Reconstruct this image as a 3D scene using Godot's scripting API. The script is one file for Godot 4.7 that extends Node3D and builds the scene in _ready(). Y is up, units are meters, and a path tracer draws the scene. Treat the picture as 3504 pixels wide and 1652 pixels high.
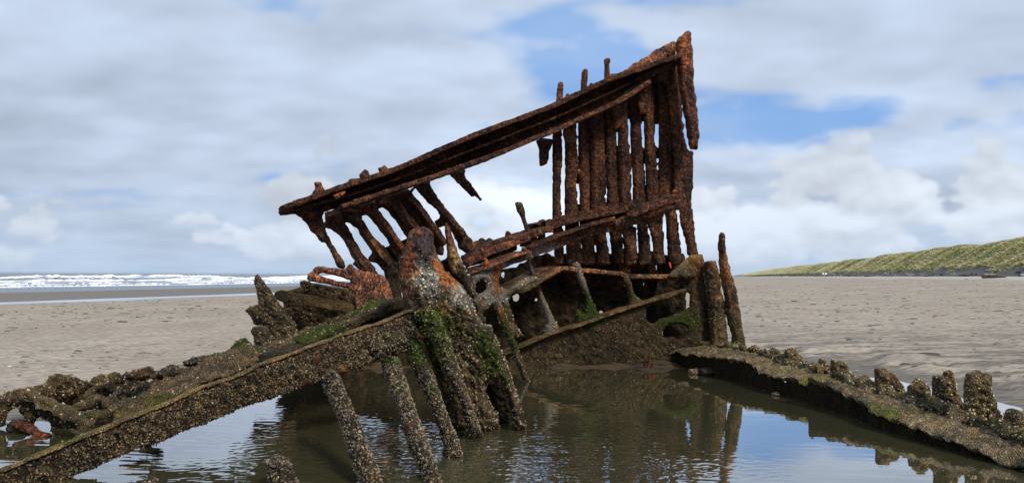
extends Node3D
# A rusted ship's bow on a wide beach at low tide. The places of things were surveyed from the photograph: at(x, y, d)
# is the point d metres in front of the photographer that is seen at (x, y); all of it is then built as solid geometry there.
# Ground: x to the right, -z ahead, y = 0 is the level of the pool round the wreck.

const FOCAL := 3034.0
const EYE := Vector3(0, 1.7, 0)
const SEA_LEVEL := -1.0
var view := Basis.IDENTITY
var rough := FastNoiseLite.new()      # lumps of rust and barnacles
var blot := FastNoiseLite.new()       # broad stains
var grit := FastNoiseLite.new()       # fine speckle
var edge := FastNoiseLite.new()       # ragged outlines, in survey units
var dune_noise := FastNoiseLite.new()
var rng := RandomNumberGenerator.new()
var m_rust: StandardMaterial3D
var m_barnacle: StandardMaterial3D
var m_shell: StandardMaterial3D
var m_rivet: StandardMaterial3D
var taken := {}
var stains: Array = []                # [centre, radius, stretch up, colour, strength]
var shell_mesh: ArrayMesh
var rivet_mesh: Mesh

func _ready() -> void:
	# camera
	view = Basis(Vector3.RIGHT, deg_to_rad(2.2)) * Basis(Vector3.BACK, deg_to_rad(0.265))
	var cam := Camera3D.new()
	cam.name = "camera"
	cam.transform = Transform3D(view, EYE)
	cam.keep_aspect = Camera3D.KEEP_HEIGHT
	cam.fov = rad_to_deg(2.0 * atan(826.0 / FOCAL))
	cam.near = 0.1
	cam.far = 20000.0
	add_child(cam)
	# sky, exposure
	var env := Environment.new()
	env.background_mode = Environment.BG_SKY
	var sky := Sky.new()
	var dome := PanoramaSkyMaterial.new()
	dome.panorama = ImageTexture.create_from_image(sky_picture(2560, 1280))
	sky.sky_material = dome
	env.sky = sky
	env.tonemap_mode = Environment.TONE_MAPPER_LINEAR
	env.tonemap_exposure = 1.2
	env.sdfgi_enabled = true
	env.ssao_enabled = true
	env.ssil_enabled = true
	var world := WorldEnvironment.new()
	world.name = "world"
	world.environment = env
	add_child(world)
	# the sun behind thin cloud, high over the photographer's right shoulder
	var sun := DirectionalLight3D.new()
	sun.name = "sun"
	sun.light_energy = 0.95
	sun.light_color = Color(1.0, 0.965, 0.91)
	sun.light_angular_distance = 14.0
	sun.shadow_enabled = true
	sun.basis = Basis.looking_at(Vector3(-0.45, -0.68, -0.7))
	add_child(sun)

	rng.seed = 1906
	rough = noise(FastNoiseLite.TYPE_SIMPLEX_SMOOTH, 5.0, 4, 11)
	blot = noise(FastNoiseLite.TYPE_SIMPLEX_SMOOTH, 1.0, 3, 12)
	grit = noise(FastNoiseLite.TYPE_SIMPLEX, 22.0, 2, 13)
	edge = noise(FastNoiseLite.TYPE_SIMPLEX_SMOOTH, 0.035, 3, 14)
	dune_noise = noise(FastNoiseLite.TYPE_SIMPLEX_SMOOTH, 0.03, 4, 15)
	var flakes := noise_map(noise(FastNoiseLite.TYPE_SIMPLEX_SMOOTH, 0.02, 5, 3), 1024, [0.0, 0.35, 0.55, 0.75, 1.0], [0.2, 0.45, 0.8, 1.0, 1.0])
	var flake_relief := noise_map(noise(FastNoiseLite.TYPE_SIMPLEX_SMOOTH, 0.03, 5, 4), 1024, [0.0, 1.0], [0.0, 1.0])
	var cells := noise(FastNoiseLite.TYPE_CELLULAR, 0.055, 2, 6)
	cells.cellular_return_type = FastNoiseLite.RETURN_DISTANCE2_SUB
	var crust := noise_map(cells, 1024, [0.0, 0.2, 0.45, 0.8, 1.0], [0.2, 0.42, 0.85, 1.0, 1.0])
	var crust_relief := noise_map(cells, 1024, [0.0, 0.6, 1.0], [0.0, 0.85, 1.0])
	m_rust = surface(flakes, flake_relief, 3.0, Vector3(1.1, 0.7, 1.1), 0.86)
	m_barnacle = surface(crust, crust_relief, 2.5, Vector3(0.9, 0.9, 0.9), 0.9)
	m_shell = StandardMaterial3D.new()
	m_shell.vertex_color_use_as_albedo = true
	m_shell.roughness = 0.85
	m_rivet = StandardMaterial3D.new()
	m_rivet.albedo_color = Color(0.085, 0.046, 0.032).linear_to_srgb()
	m_rivet.roughness = 0.7
	var ball := SphereMesh.new()
	ball.radius = 1.0
	ball.height = 2.0
	ball.radial_segments = 8
	ball.rings = 4
	rivet_mesh = ball
	# one small shell: a low, blunt, uneven cone
	var st := SurfaceTool.new()
	st.begin(Mesh.PRIMITIVE_TRIANGLES)
	for k in 5:
		var a := TAU * k / 5
		var b := TAU * (k + 1) / 5
		var p := Vector3(cos(a), -0.2, sin(a)) * (0.8 + 0.3 * fposmod(k * 0.61, 1.0))
		var q := Vector3(cos(b), -0.2, sin(b)) * (0.8 + 0.3 * fposmod(((k + 1) % 5) * 0.61, 1.0))
		var p2 := Vector3(cos(a) * 0.45 + 0.1, 0.9 + 0.12 * (k % 2), sin(a) * 0.45)
		var q2 := Vector3(cos(b) * 0.45 + 0.1, 0.9 + 0.12 * ((k + 1) % 5 % 2), sin(b) * 0.45)
		for v in [p, p2, q, q, p2, q2, p2, Vector3(0.1, 0.75, 0), q2]:
			st.add_vertex(v)
	st.generate_normals()
	shell_mesh = st.commit()

	# the beach, the sea and the pool
	var sand_grain := noise_map(noise(FastNoiseLite.TYPE_SIMPLEX_SMOOTH, 0.02, 6, 7), 1024, [0.0, 0.3, 0.5, 0.7, 1.0], [0.62, 0.8, 0.9, 0.97, 1.0])
	var sand_relief := noise_map(noise(FastNoiseLite.TYPE_SIMPLEX_SMOOTH, 0.016, 5, 9), 1024, [0.0, 1.0], [0.0, 1.0])
	build_ground(surface(sand_grain, sand_relief, 3.0, Vector3(0.15, 0.15, 0.42), 0.86))
	var pool_water := StandardMaterial3D.new()
	pool_water.vertex_color_use_as_albedo = true
	pool_water.roughness = 0.03
	pool_water.metallic_specular = 1.0
	pool_water.clearcoat_enabled = true
	pool_water.clearcoat = 1.0
	pool_water.clearcoat_roughness = 0.02
	build_pool(pool_water)
	var sea_water := StandardMaterial3D.new()
	sea_water.vertex_color_use_as_albedo = true
	sea_water.roughness = 0.3
	var spray := StandardMaterial3D.new()
	spray.albedo_color = Color(0.94, 0.945, 0.945)
	spray.roughness = 0.9
	build_sea(sea_water, spray)
	build_runnel(pool_water)
	var turf := surface(sand_grain, null, 0, Vector3(0.5, 0.5, 0.5), 0.95)
	var grass := StandardMaterial3D.new()
	grass.vertex_color_use_as_albedo = true
	grass.roughness = 0.8
	grass.cull_mode = BaseMaterial3D.CULL_DISABLED
	grass.backlight_enabled = true
	grass.backlight = Color(0.25, 0.25, 0.12)
	build_dune(turf, grass)

	build_wreck()
	build_loose_pieces()
	build_driftwood()
	build_litter(m_shell)

func at(x: float, y: float, d: float) -> Vector3:
	var v := view * Vector3((x - 1752.0) / FOCAL, (826.0 - y) / FOCAL, -1.0)
	return EYE + v * (d / -v.z)

func numbered(called: String) -> String:
	var k: int = taken.get(called, 0)
	taken[called] = k + 1
	return called if k == 0 else "%s_%03d" % [called, k]

func tag(o: Node, label: String, category: String, group := "") -> Node:
	o.set_meta("label", label)
	o.set_meta("category", category)
	if group:
		o.set_meta("group", group)
	return o

func thing(called: String, label: String, category: String, where := Vector3.ZERO, group := "") -> Node3D:
	var o := Node3D.new()
	o.name = numbered(called)
	o.position = where
	add_child(o, true)
	tag(o, label, category, group)
	return o

func base_of(parent: Node) -> Vector3:
	var p := Vector3.ZERO
	while parent is Node3D and parent != self:
		p += parent.position
		parent = parent.get_parent()
	return p

# ---------------------------------------------------------------- looks
func noise(kind: int, freq: float, octaves: int, seed_: int) -> FastNoiseLite:
	var n := FastNoiseLite.new()
	n.noise_type = kind
	n.frequency = freq
	n.fractal_octaves = octaves
	n.seed = seed_
	return n

func noise_map(n: FastNoiseLite, size: int, stops: Array, colors: Array) -> NoiseTexture2D:
	var t := NoiseTexture2D.new()
	t.noise = n
	t.width = size
	t.height = size
	t.seamless = true
	t.seamless_blend_skirt = 0.15
	var g := Gradient.new()
	g.offsets = PackedFloat32Array(stops)
	var c := PackedColorArray()
	for v in colors:
		c.append(Color(v, v, v) if v is float else v)
	g.colors = c
	t.color_ramp = g
	return t

func surface(albedo: Texture2D, bump: Texture2D, relief: float, tile: Vector3, shine: float) -> StandardMaterial3D:
	var m := StandardMaterial3D.new()
	m.vertex_color_use_as_albedo = true
	m.albedo_texture = albedo
	m.uv1_triplanar = true
	m.uv1_world_triplanar = true
	m.uv1_scale = tile
	m.roughness = shine
	m.metallic_specular = 0.25
	if bump:
		m.heightmap_enabled = true
		m.heightmap_texture = bump
		m.heightmap_scale = relief
	return m

func wet_noise(p: Vector3, s: float) -> float:
	return blot.get_noise_3d(p.x * s, p.y * s, p.z * s)

# colour (linear) of the old iron at p; b is how far barnacles have covered it (0 to 1), m how mossy it may be
func iron_colour(p: Vector3, up: float, b: float, m: float, warm: float) -> Color:
	var a := blot.get_noise_3d(p.x * 1.7, p.y * 0.9, p.z * 1.7)
	var f := rough.get_noise_3d(p.x * 1.3, p.y * 1.3, p.z * 1.3)
	var h := grit.get_noise_3d(p.x, p.y, p.z)
	var rust := Color(0.085, 0.04, 0.027).lerp(Color(0.215, 0.095, 0.058), clampf(0.42 + a * 0.9 + f * 0.9 + h * 0.5, 0, 1))
	rust = rust.lerp(Color(0.4, 0.125, 0.038).lerp(Color(0.42, 0.19, 0.055), clampf(h + 0.3, 0, 1)), clampf((a * 0.8 + f * 0.9 + h * 0.35 + warm - 0.36) * 2.4, 0, 1) * 0.85)
	rust = rust.lerp(Color(0.042, 0.027, 0.026), clampf((-a - f * 0.8 - h * 0.3 - 0.2) * 2.0, 0, 0.85))
	if b <= 0.001:
		rust *= 1.0 + h * 0.35
		return rust
	var c := Color(0.125, 0.095, 0.055).lerp(Color(0.22, 0.16, 0.09), clampf(0.5 + f * 0.8 + h * 0.6, 0, 1))
	c = c.lerp(Color(0.06, 0.052, 0.038), clampf(0.2 - a * 1.2 - f, 0, 0.85))
	c = c.lerp(Color(0.36, 0.34, 0.28), clampf((h - 0.42) * 2.2, 0, 0.6))
	if m > 0:
		var g := clampf((blot.get_noise_3d(p.x * 1.1 + 40.0, p.y * 0.8, p.z * 1.1) * 1.6 + up * 0.55 + m - 0.75) * 1.8, 0, 1)
		c = c.lerp(Color(0.06, 0.082, 0.012).lerp(Color(0.13, 0.155, 0.02), clampf(0.4 + h, 0, 1)), g * 0.9)
	return (rust * (1.0 + h * 0.35)).lerp(c, b)

func stained(p: Vector3, c: Color) -> Color:
	for s in stains:
		var q: Vector3 = p - s[0]
		q.y /= s[2]
		var r: float = q.length() / s[1]
		if r < 1.3:
			var k := clampf((1.0 - r) * 3.0 + rough.get_noise_3d(p.x * 1.1, p.y * 0.7, p.z * 1.1) * 0.9 + grit.get_noise_3d(p.x, p.y, p.z) * 0.5, 0, 1)
			c = c.lerp(s[3] * 1.45, k * s[4])
	return c

# ---------------------------------------------------------------- one shape
# Points, colours and quads of one piece of iron; barnacled quads wear the barnacle material.
class Shape:
	var pos := PackedVector3Array()
	var col := PackedColorArray()
	var wet := PackedFloat32Array()
	var iron := PackedInt32Array()
	var shell := PackedInt32Array()
	func quad(a: int, b: int, c: int, d: int) -> void:
		var to := shell if (wet[a] + wet[b] + wet[c] + wet[d]) > 2.0 else iron
		to.append_array(PackedInt32Array([a, b, c, a, c, d]))

func commit(parent: Node, called: String, s: Shape, o: Dictionary) -> MeshInstance3D:
	var nor := PackedVector3Array()
	nor.resize(s.pos.size())
	for list in [s.iron, s.shell]:
		for k in range(0, list.size(), 3):
			var i: int = list[k]
			var j: int = list[k + 1]
			var l: int = list[k + 2]
			var n := (s.pos[l] - s.pos[i]).cross(s.pos[j] - s.pos[i])
			nor[i] += n
			nor[j] += n
			nor[l] += n
	for i in nor.size():
		nor[i] = nor[i].normalized()
	var where := base_of(parent)
	var b_over: float = o.get("b", -1.0)
	var moss: float = o.get("moss", 0.0)
	var warm: float = o.get("warm", 0.0)
	var tint: Color = o.get("tint", Color.WHITE)
	var use_stains: bool = o.get("stain", false)
	for i in s.pos.size():
		var p := s.pos[i]
		var c := iron_colour(p, nor[i].y, s.wet[i], moss, warm) * tint
		if use_stains:
			c = stained(p, c)
		s.col[i] = c
	var me := ArrayMesh.new()
	var local := s.pos
	if where != Vector3.ZERO:
		local = PackedVector3Array()
		local.resize(s.pos.size())
		for i in s.pos.size():
			local[i] = s.pos[i] - where
	for pair in [[s.iron, m_rust], [s.shell, m_barnacle]]:
		if pair[0].is_empty():
			continue
		var arrays := []
		arrays.resize(Mesh.ARRAY_MAX)
		arrays[Mesh.ARRAY_VERTEX] = local
		arrays[Mesh.ARRAY_NORMAL] = nor
		arrays[Mesh.ARRAY_COLOR] = s.col
		arrays[Mesh.ARRAY_INDEX] = pair[0]
		me.add_surface_from_arrays(Mesh.PRIMITIVE_TRIANGLES, arrays)
		me.surface_set_material(me.get_surface_count() - 1, pair[1])
	var mi := MeshInstance3D.new()
	mi.mesh = me
	mi.name = numbered(called) if parent == self else called
	parent.add_child(mi, true)
	if o.has("label"):
		mi.set_meta("label", o.label)
	if o.has("shells"):
		encrust(mi, s, nor, where, o.shells, o.get("grown", 1.0))
	return mi

# loose barnacles and mussels grown over the barnacled faces of a piece, too many to count
func encrust(part: Node3D, s: Shape, nor: PackedVector3Array, where: Vector3, density: float, grown := 1.0) -> void:
	var places: Array[Transform3D] = []
	var tints: Array[Color] = []
	var list := s.shell
	for k in range(0, list.size(), 3):
		var a := s.pos[list[k]]
		var b := s.pos[list[k + 1]]
		var c := s.pos[list[k + 2]]
		var n := nor[list[k]]
		if n.z < -0.55:
			continue
		var want := (b - a).cross(c - a).length() * 0.5 * density
		var count := int(want) + (1 if rng.randf() < want - int(want) else 0)
		for i in count:
			var u := rng.randf()
			var v := rng.randf()
			if u + v > 1:
				u = 1 - u
				v = 1 - v
			var p := a + (b - a) * u + (c - a) * v
			if grit.get_noise_3d(p.x * 0.5, p.y * 0.5, p.z * 0.5) < -0.28:
				continue
			var size := rng.randf_range(0.007, 0.016) * grown
			var x := n.cross(Vector3(rng.randf() - 0.5, rng.randf() - 0.5, rng.randf() - 0.5)).normalized()
			var basis := Basis(x * size * rng.randf_range(0.7, 1.5), n * size * rng.randf_range(0.6, 1.5), x.cross(n) * size * rng.randf_range(0.7, 1.2))
			places.append(Transform3D(basis, p - where))
			var g: Color = s.col[list[k]]
			var t := rng.randf()
			var c2 := g * rng.randf_range(0.55, 1.25)
			if t < 0.13:
				c2 = c2.lerp(Color(0.28, 0.2, 0.11), 0.5)
			elif t < 0.15:
				c2 = c2.lerp(Color(0.45, 0.41, 0.33), 0.55)
			elif t < 0.36:
				c2 = c2.lerp(Color(0.035, 0.03, 0.025), 0.7)
			tints.append(c2)
	if places.is_empty():
		return
	var mm := MultiMesh.new()
	mm.transform_format = MultiMesh.TRANSFORM_3D
	mm.use_colors = true
	mm.mesh = shell_mesh
	mm.instance_count = places.size()
	for i in places.size():
		mm.set_instance_transform(i, places[i])
		mm.set_instance_color(i, tints[i])
	var mi := MultiMeshInstance3D.new()
	mi.multimesh = mm
	mi.name = "barnacles"
	mi.material_override = m_shell
	mi.set_meta("kind", "stuff")
	part.add_child(mi, true)

# ---------------------------------------------------------------- tools that shape iron
func anchor_plane(anchors: Array, off: float) -> Plane:
	var a := at(anchors[0][0], anchors[0][1], anchors[0][2] + off)
	if anchors.size() == 1:
		return Plane(Vector3(0, 0, 1), a)
	var b := at(anchors[1][0], anchors[1][1], anchors[1][2] + off)
	var second := Vector3.UP if absf(anchors[1][0] - anchors[0][0]) > absf(anchors[1][1] - anchors[0][1]) else Vector3.RIGHT
	if anchors.size() > 2:
		second = at(anchors[2][0], anchors[2][1], anchors[2][2] + off) - a
	var n := (b - a).cross(second).normalized()
	return Plane(n if n.z > 0 else -n, a)

func tide(p: Vector3, b: float) -> float:
	if b >= 0:      # a crust already full, save where it has flaked off
		return b * (1.0 - clampf((blot.get_noise_3d(p.x * 1.6 + 7.0, p.y * 1.1, p.z * 1.6) - 0.42) * 6.0, 0, 0.9)) if b > 0.8 else b
	return clampf((1.75 - p.y + blot.get_noise_3d(p.x * 1.5, p.y, p.z * 1.5) * 0.9 + rough.get_noise_3d(p.x, p.y, p.z) * 0.7) * 1.1 + 0.5, 0, 1)

# distance to an outline, positive inside
func inside_by(x: float, y: float, poly: PackedFloat32Array) -> float:
	var best := 1e12
	var odd := false
	var n := poly.size()
	var ax := poly[n - 2]
	var ay := poly[n - 1]
	for k in range(0, n, 2):
		var bx := poly[k]
		var by := poly[k + 1]
		var ex := bx - ax
		var ey := by - ay
		var wx := x - ax
		var wy := y - ay
		var t := clampf((wx * ex + wy * ey) / (ex * ex + ey * ey + 1e-9), 0, 1)
		var dx := wx - ex * t
		var dy := wy - ey * t
		best = minf(best, dx * dx + dy * dy)
		if (by > y) != (ay > y) and x < (ax - bx) * (y - by) / (ay - by) + bx:
			odd = not odd
		ax = bx
		ay = by
	return sqrt(best) if odd else -sqrt(best)

# A plate or post: the outline stands in a plane, has thickness `thick`, and its rim is rounded over `round` metres (a post: its half width).
func slab(parent: Node, called: String, anchors: Array, outline: Array, o := {}, holes: Array = []) -> MeshInstance3D:
	var thick: float = o.get("t", 0.1)
	var rim: float = o.get("r", 0.05)
	var step: float = o.get("cell", 5.0)
	var ragged: float = o.get("e", 4.0)
	var lump: float = o.get("lump", 0.02)
	var b_over: float = o.get("b", -1.0)
	var plane := anchor_plane(anchors, o.get("off", 0.0))
	var poly := PackedFloat32Array(outline)
	var cuts: Array[PackedFloat32Array] = []
	for h in holes:
		cuts.append(PackedFloat32Array(h))
	var x0 := 1e9
	var x1 := -1e9
	var y0 := 1e9
	var y1 := -1e9
	for k in range(0, poly.size(), 2):
		x0 = minf(x0, poly[k])
		x1 = maxf(x1, poly[k])
		y0 = minf(y0, poly[k + 1])
		y1 = maxf(y1, poly[k + 1])
	x0 -= step * 2 + ragged
	y0 -= step * 2 + ragged
	var nx := int((x1 + ragged + step * 2 - x0) / step) + 2
	var ny := int((y1 + ragged + step * 2 - y0) / step) + 2
	var metre: float = float(anchors[0][2]) / FOCAL
	var f := PackedFloat32Array()
	f.resize(nx * ny)
	for j in ny:
		for i in nx:
			var x: float = x0 + i * step
			var y: float = y0 + j * step
			var d := inside_by(x, y, poly)
			if d > -ragged * 3:
				for c in cuts:
					d = minf(d, -inside_by(x, y, c))
				if d < 40:
					d += ragged * (edge.get_noise_2d(x, y) + 0.5 * edge.get_noise_2d(x * 3.1 + 99, y * 3.1))
			f[j * nx + i] = d
	var s := Shape.new()
	var front := PackedInt32Array()
	front.resize((nx - 1) * (ny - 1))
	front.fill(-1)
	var back := front.duplicate()
	var normal := plane.normal
	var ribbed: float = o.get("flute", 0.0)
	for j in ny - 1:
		for i in nx - 1:
			var k := j * nx + i
			var v0 := f[k]
			var v1 := f[k + 1]
			var v2 := f[k + nx + 1]
			var v3 := f[k + nx]
			if v0 <= 0 and v1 <= 0 and v2 <= 0 and v3 <= 0:
				continue
			var u := 0.5
			var w := 0.5
			if v0 <= 0 or v1 <= 0 or v2 <= 0 or v3 <= 0:
				var su := 0.0
				var sw := 0.0
				var hits := 0
				if (v0 > 0) != (v1 > 0):
					su += v0 / (v0 - v1)
					hits += 1
				if (v1 > 0) != (v2 > 0):
					su += 1.0
					sw += v1 / (v1 - v2)
					hits += 1
				if (v3 > 0) != (v2 > 0):
					su += v3 / (v3 - v2)
					sw += 1.0
					hits += 1
				if (v0 > 0) != (v3 > 0):
					sw += v0 / (v0 - v3)
					hits += 1
				u = su / hits
				w = sw / hits
			var px := x0 + (i + u) * step
			var py := y0 + (j + w) * step
			var deep := maxf(0, (v0 * (1 - u) + v1 * u) * (1 - w) + (v3 * (1 - u) + v2 * u) * w) * metre
			var v := view * Vector3((px - 1752.0) / FOCAL, (826.0 - py) / FOCAL, -1.0)
			var p := EYE + v * ((plane.d - plane.normal.dot(EYE)) / plane.normal.dot(v))
			var q := minf(deep, rim) / rim
			var half := thick * 0.5 * (0.12 + 0.88 * sqrt(maxf(0, q * (2 - q))))
			var b := tide(p, b_over)
			var r := rough.get_noise_3d(p.x, p.y, p.z) + 0.6 * blot.get_noise_3d(p.x * 2.3, p.y * 2.3, p.z * 2.3)
			r += 0.5 * grit.get_noise_3d(p.x * 0.6, p.y * 0.6, p.z * 0.6) * (0.4 + b)
			r *= lump * (1.0 + b * 0.8) * (0.35 + 0.65 * q)
			if ribbed > 0:
				r += sin(px * 0.11 + blot.get_noise_2d(px * 0.02, py * 0.004) * 5.0) * ribbed
			front[j * (nx - 1) + i] = s.pos.size()
			s.pos.append(p + normal * (half + r))
			back[j * (nx - 1) + i] = s.pos.size()
			s.pos.append(p - normal * (half - r * 0.4))
			s.wet.append(b)
			s.wet.append(b)
	s.col.resize(s.pos.size())
	var w1 := nx - 1
	for j in range(1, ny - 1):
		for i in range(1, nx - 1):
			if f[j * nx + i] <= 0:
				continue
			var a := (j - 1) * w1 + i - 1
			var q4 := [a, a + 1, a + w1 + 1, a + w1]
			s.quad(front[q4[0]], front[q4[1]], front[q4[2]], front[q4[3]])
			s.quad(back[q4[0]], back[q4[3]], back[q4[2]], back[q4[1]])
			if f[j * nx + i - 1] <= 0:
				s.quad(front[q4[0]], front[q4[3]], back[q4[3]], back[q4[0]])
			if f[j * nx + i + 1] <= 0:
				s.quad(front[q4[2]], front[q4[1]], back[q4[1]], back[q4[2]])
			if f[(j - 1) * nx + i] <= 0:
				s.quad(front[q4[1]], front[q4[0]], back[q4[0]], back[q4[1]])
			if f[(j + 1) * nx + i] <= 0:
				s.quad(front[q4[3]], front[q4[2]], back[q4[2]], back[q4[3]])
	return commit(parent, called, s, o)

func along(points: Array, step: float) -> PackedVector3Array:
	var c := Curve3D.new()
	c.bake_interval = step * 0.5
	for i in points.size():
		var a: Vector3 = points[maxi(i - 1, 0)]
		var b: Vector3 = points[mini(i + 1, points.size() - 1)]
		var t := (b - a) / 6.0
		c.add_point(points[i], -t, t)
	var out := PackedVector3Array()
	var length := c.get_baked_length()
	var n := maxi(2, int(length / step))
	for i in n + 1:
		out.append(c.sample_baked(length * i / n, true))
	return out

func surveyed(path: Array, off := 0.0) -> Array:
	var pts := []
	for p in path:
		pts.append(at(p[0], p[1], p[2] + off))
	return pts

# A beam or pipe swept along surveyed points: `high` metres up, `deep` metres across; pipe = true for a round section
func bar(parent: Node, called: String, path: Array, high, deep: float, o := {}) -> MeshInstance3D:
	return bar_through(parent, called, surveyed(path, o.get("off", 0.0)), high, deep, o)

func bar_through(parent: Node, called: String, pts: Array, high, deep: float, o := {}) -> MeshInstance3D:
	var ring_step: float = o.get("step", 0.05)
	var line := along(pts, ring_step)
	var n := line.size()
	var tall: Array = high if high is Array else [high, high]
	var around: Array[Vector2] = []
	if o.get("pipe", false):
		for k in 14:
			around.append(Vector2(cos(TAU * k / 14), -sin(TAU * k / 14)))
	else:
		var sides := maxi(2, int(o.get("nu", 4)))
		for q in [[Vector2(-1, 1), Vector2(1, 1)], [Vector2(1, 1), Vector2(1, -1)], [Vector2(1, -1), Vector2(-1, -1)], [Vector2(-1, -1), Vector2(-1, 1)]]:
			for k in sides:
				around.append((q[0] as Vector2).lerp(q[1], lerpf(0.03, 0.97, float(k) / (sides - 1))))
	var m := around.size()
	var lump: float = o.get("lump", 0.02)
	var b_over: float = o.get("b", -1.0)
	var lean: Vector3 = o.get("up", Vector3.UP)
	var s := Shape.new()
	for i in n:
		var t := (line[mini(i + 1, n - 1)] - line[maxi(i - 1, 0)]).normalized()
		var side := t.cross(lean).normalized()
		if side.length() < 0.1:
			side = Vector3.RIGHT
		var up := side.cross(t).normalized()
		var share := float(i) / (n - 1) * (tall.size() - 1)
		var h: float = lerpf(tall[int(share)], tall[mini(int(share) + 1, tall.size() - 1)], share - int(share))
		var wob := 1.0 + 0.3 * edge.get_noise_2d(i * 9.0, h * 500 + deep * 900)
		var end := minf(1.0, minf(i, n - 1 - i) * 0.5 + 0.55)
		for a in around:
			var d := up * (a.y * h * 0.5 * wob) + side * (a.x * deep * 0.5)
			var p: Vector3 = line[i] + d * end
			var b := tide(p, b_over)
			var r := rough.get_noise_3d(p.x, p.y, p.z) + 0.6 * blot.get_noise_3d(p.x * 2.3, p.y * 2.3, p.z * 2.3) + 0.4 * b * grit.get_noise_3d(p.x * 0.6, p.y * 0.6, p.z * 0.6)
			s.pos.append(p + d.normalized() * r * lump * (1.0 + b * 0.8))
			s.wet.append(b)
	for k in 2:
		s.pos.append(line[0 if k == 0 else n - 1])
		s.wet.append(s.wet[0 if k == 0 else s.wet.size() - 2])
	s.col.resize(s.pos.size())
	for i in n - 1:
		for k in m:
			var k2 := (k + 1) % m
			s.quad(i * m + k, (i + 1) * m + k, (i + 1) * m + k2, i * m + k2)
	for k in m:
		var k2 := (k + 1) % m
		var to := s.shell if s.wet[0] > 0.5 else s.iron
		to.append_array(PackedInt32Array([n * m, k, k2]))
		to = s.shell if s.wet[n * m - 1] > 0.5 else s.iron
		to.append_array(PackedInt32Array([n * m + 1, (n - 1) * m + k2, (n - 1) * m + k]))
	return commit(parent, called, s, o)

# A plate stretched between two surveyed edges
func loft(parent: Node, called: String, path_a: Array, path_b: Array, thick: float, o := {}) -> MeshInstance3D:
	var a := surveyed(path_a)
	var b := surveyed(path_b)
	var nu: int = o.get("nu", 120)
	var nv: int = o.get("nv", 14)
	var la := along(a, 0.04)
	var lb := along(b, 0.04)
	var lump: float = o.get("lump", 0.02)
	var b_over: float = o.get("b", -1.0)
	var s := Shape.new()
	for side in 2:
		for i in nu + 1:
			var pa := la[mini(int(float(i) / nu * (la.size() - 1)), la.size() - 1)]
			var pb := lb[mini(int(float(i) / nu * (lb.size() - 1)), lb.size() - 1)]
			for j in nv + 1:
				var v := float(j) / nv
				var rag := edge.get_noise_2d(i * 4.0, 10.0 if v < 0.5 else 300.0) * 0.06 * (1.0 - minf(v, 1 - v) * 4) if minf(v, 1 - v) < 0.25 else 0.0
				var p := pa.lerp(pb, v + (rag if v > 0.5 else -rag))
				var w := tide(p, b_over)
				var r := rough.get_noise_3d(p.x, p.y, p.z) + 0.8 * blot.get_noise_3d(p.x * 2.3, p.y * 2.3, p.z * 2.3) + 0.4 * w * grit.get_noise_3d(p.x * 0.6, p.y * 0.6, p.z * 0.6)
				var q := sqrt(clampf(minf(v, 1 - v) * 8, 0.02, 1))
				p.y += (thick * 0.5 * q if side == 0 else -thick * 0.5 * q) + r * lump * (1 + w)
				s.pos.append(p)
				s.wet.append(w)
	s.col.resize(s.pos.size())
	var w1 := nv + 1
	var under := (nu + 1) * w1
	var flip := (lb[0] - la[0]).cross(la[la.size() - 1] - la[0]).y > 0
	for i in nu:
		for j in nv:
			var k := i * w1 + j
			if flip:
				s.quad(k, k + w1, k + w1 + 1, k + 1)
				s.quad(under + k, under + k + 1, under + k + w1 + 1, under + k + w1)
			else:
				s.quad(k, k + 1, k + w1 + 1, k + w1)
				s.quad(under + k, under + k + w1, under + k + w1 + 1, under + k + 1)
	for i in nu:
		for j in [0, nv]:
			var k: int = i * w1 + j
			if (j == 0) == flip:
				s.quad(k, under + k, under + k + w1, k + w1)
			else:
				s.quad(k, k + w1, under + k + w1, under + k)
	for i in [0, nu]:
		for j in nv:
			var k: int = i * w1 + j
			s.quad(k, k + 1, under + k + 1, under + k)
	return commit(parent, called, s, o)

# rivet heads in rows along a frame
func rivets(part: Node3D, anchors: Array, path: Array, off: float, side: float, gap: float) -> void:
	var plane := anchor_plane(anchors, off)
	var places: Array[Transform3D] = []
	var where := base_of(part.get_parent())
	for i in path.size() - 1:
		var a := Vector2(path[i][0], path[i][1])
		var b := Vector2(path[i + 1][0], path[i + 1][1])
		var steps := int(a.distance_to(b) / gap)
		for k in steps:
			var c := a.lerp(b, float(k) / maxi(steps, 1))
			for q in [-1.0]:
				if rng.randf() < 0.3:
					continue
				var x: float = c.x + q * side * lerpf(path[i][2], path[i + 1][2], float(k) / maxi(steps, 1)) + rng.randf_range(-1.5, 1.5)
				var y: float = c.y + rng.randf_range(-2, 2) + q * gap * 0.25
				var v := view * Vector3((x - 1752.0) / FOCAL, (826.0 - y) / FOCAL, -1.0)
				var p := EYE + v * ((plane.d - plane.normal.dot(EYE)) / plane.normal.dot(v))
				var size := rng.randf_range(0.010, 0.017)
				places.append(Transform3D(Basis.IDENTITY.scaled(Vector3(size, size, size * 1.3)), p - where))
	if places.is_empty():
		return
	var mm := MultiMesh.new()
	mm.transform_format = MultiMesh.TRANSFORM_3D
	mm.mesh = rivet_mesh
	mm.instance_count = places.size()
	for i in places.size():
		mm.set_instance_transform(i, places[i])
	var mi := MultiMeshInstance3D.new()
	mi.multimesh = mm
	mi.name = "rivets"
	mi.material_override = m_rivet
	mi.set_meta("kind", "stuff")
	part.add_child(mi, true)

# ---------------------------------------------------------------- the beach
const ALONG := Vector2(0.2334, 0.9724)   # the shore runs this way (x, ahead)

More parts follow.
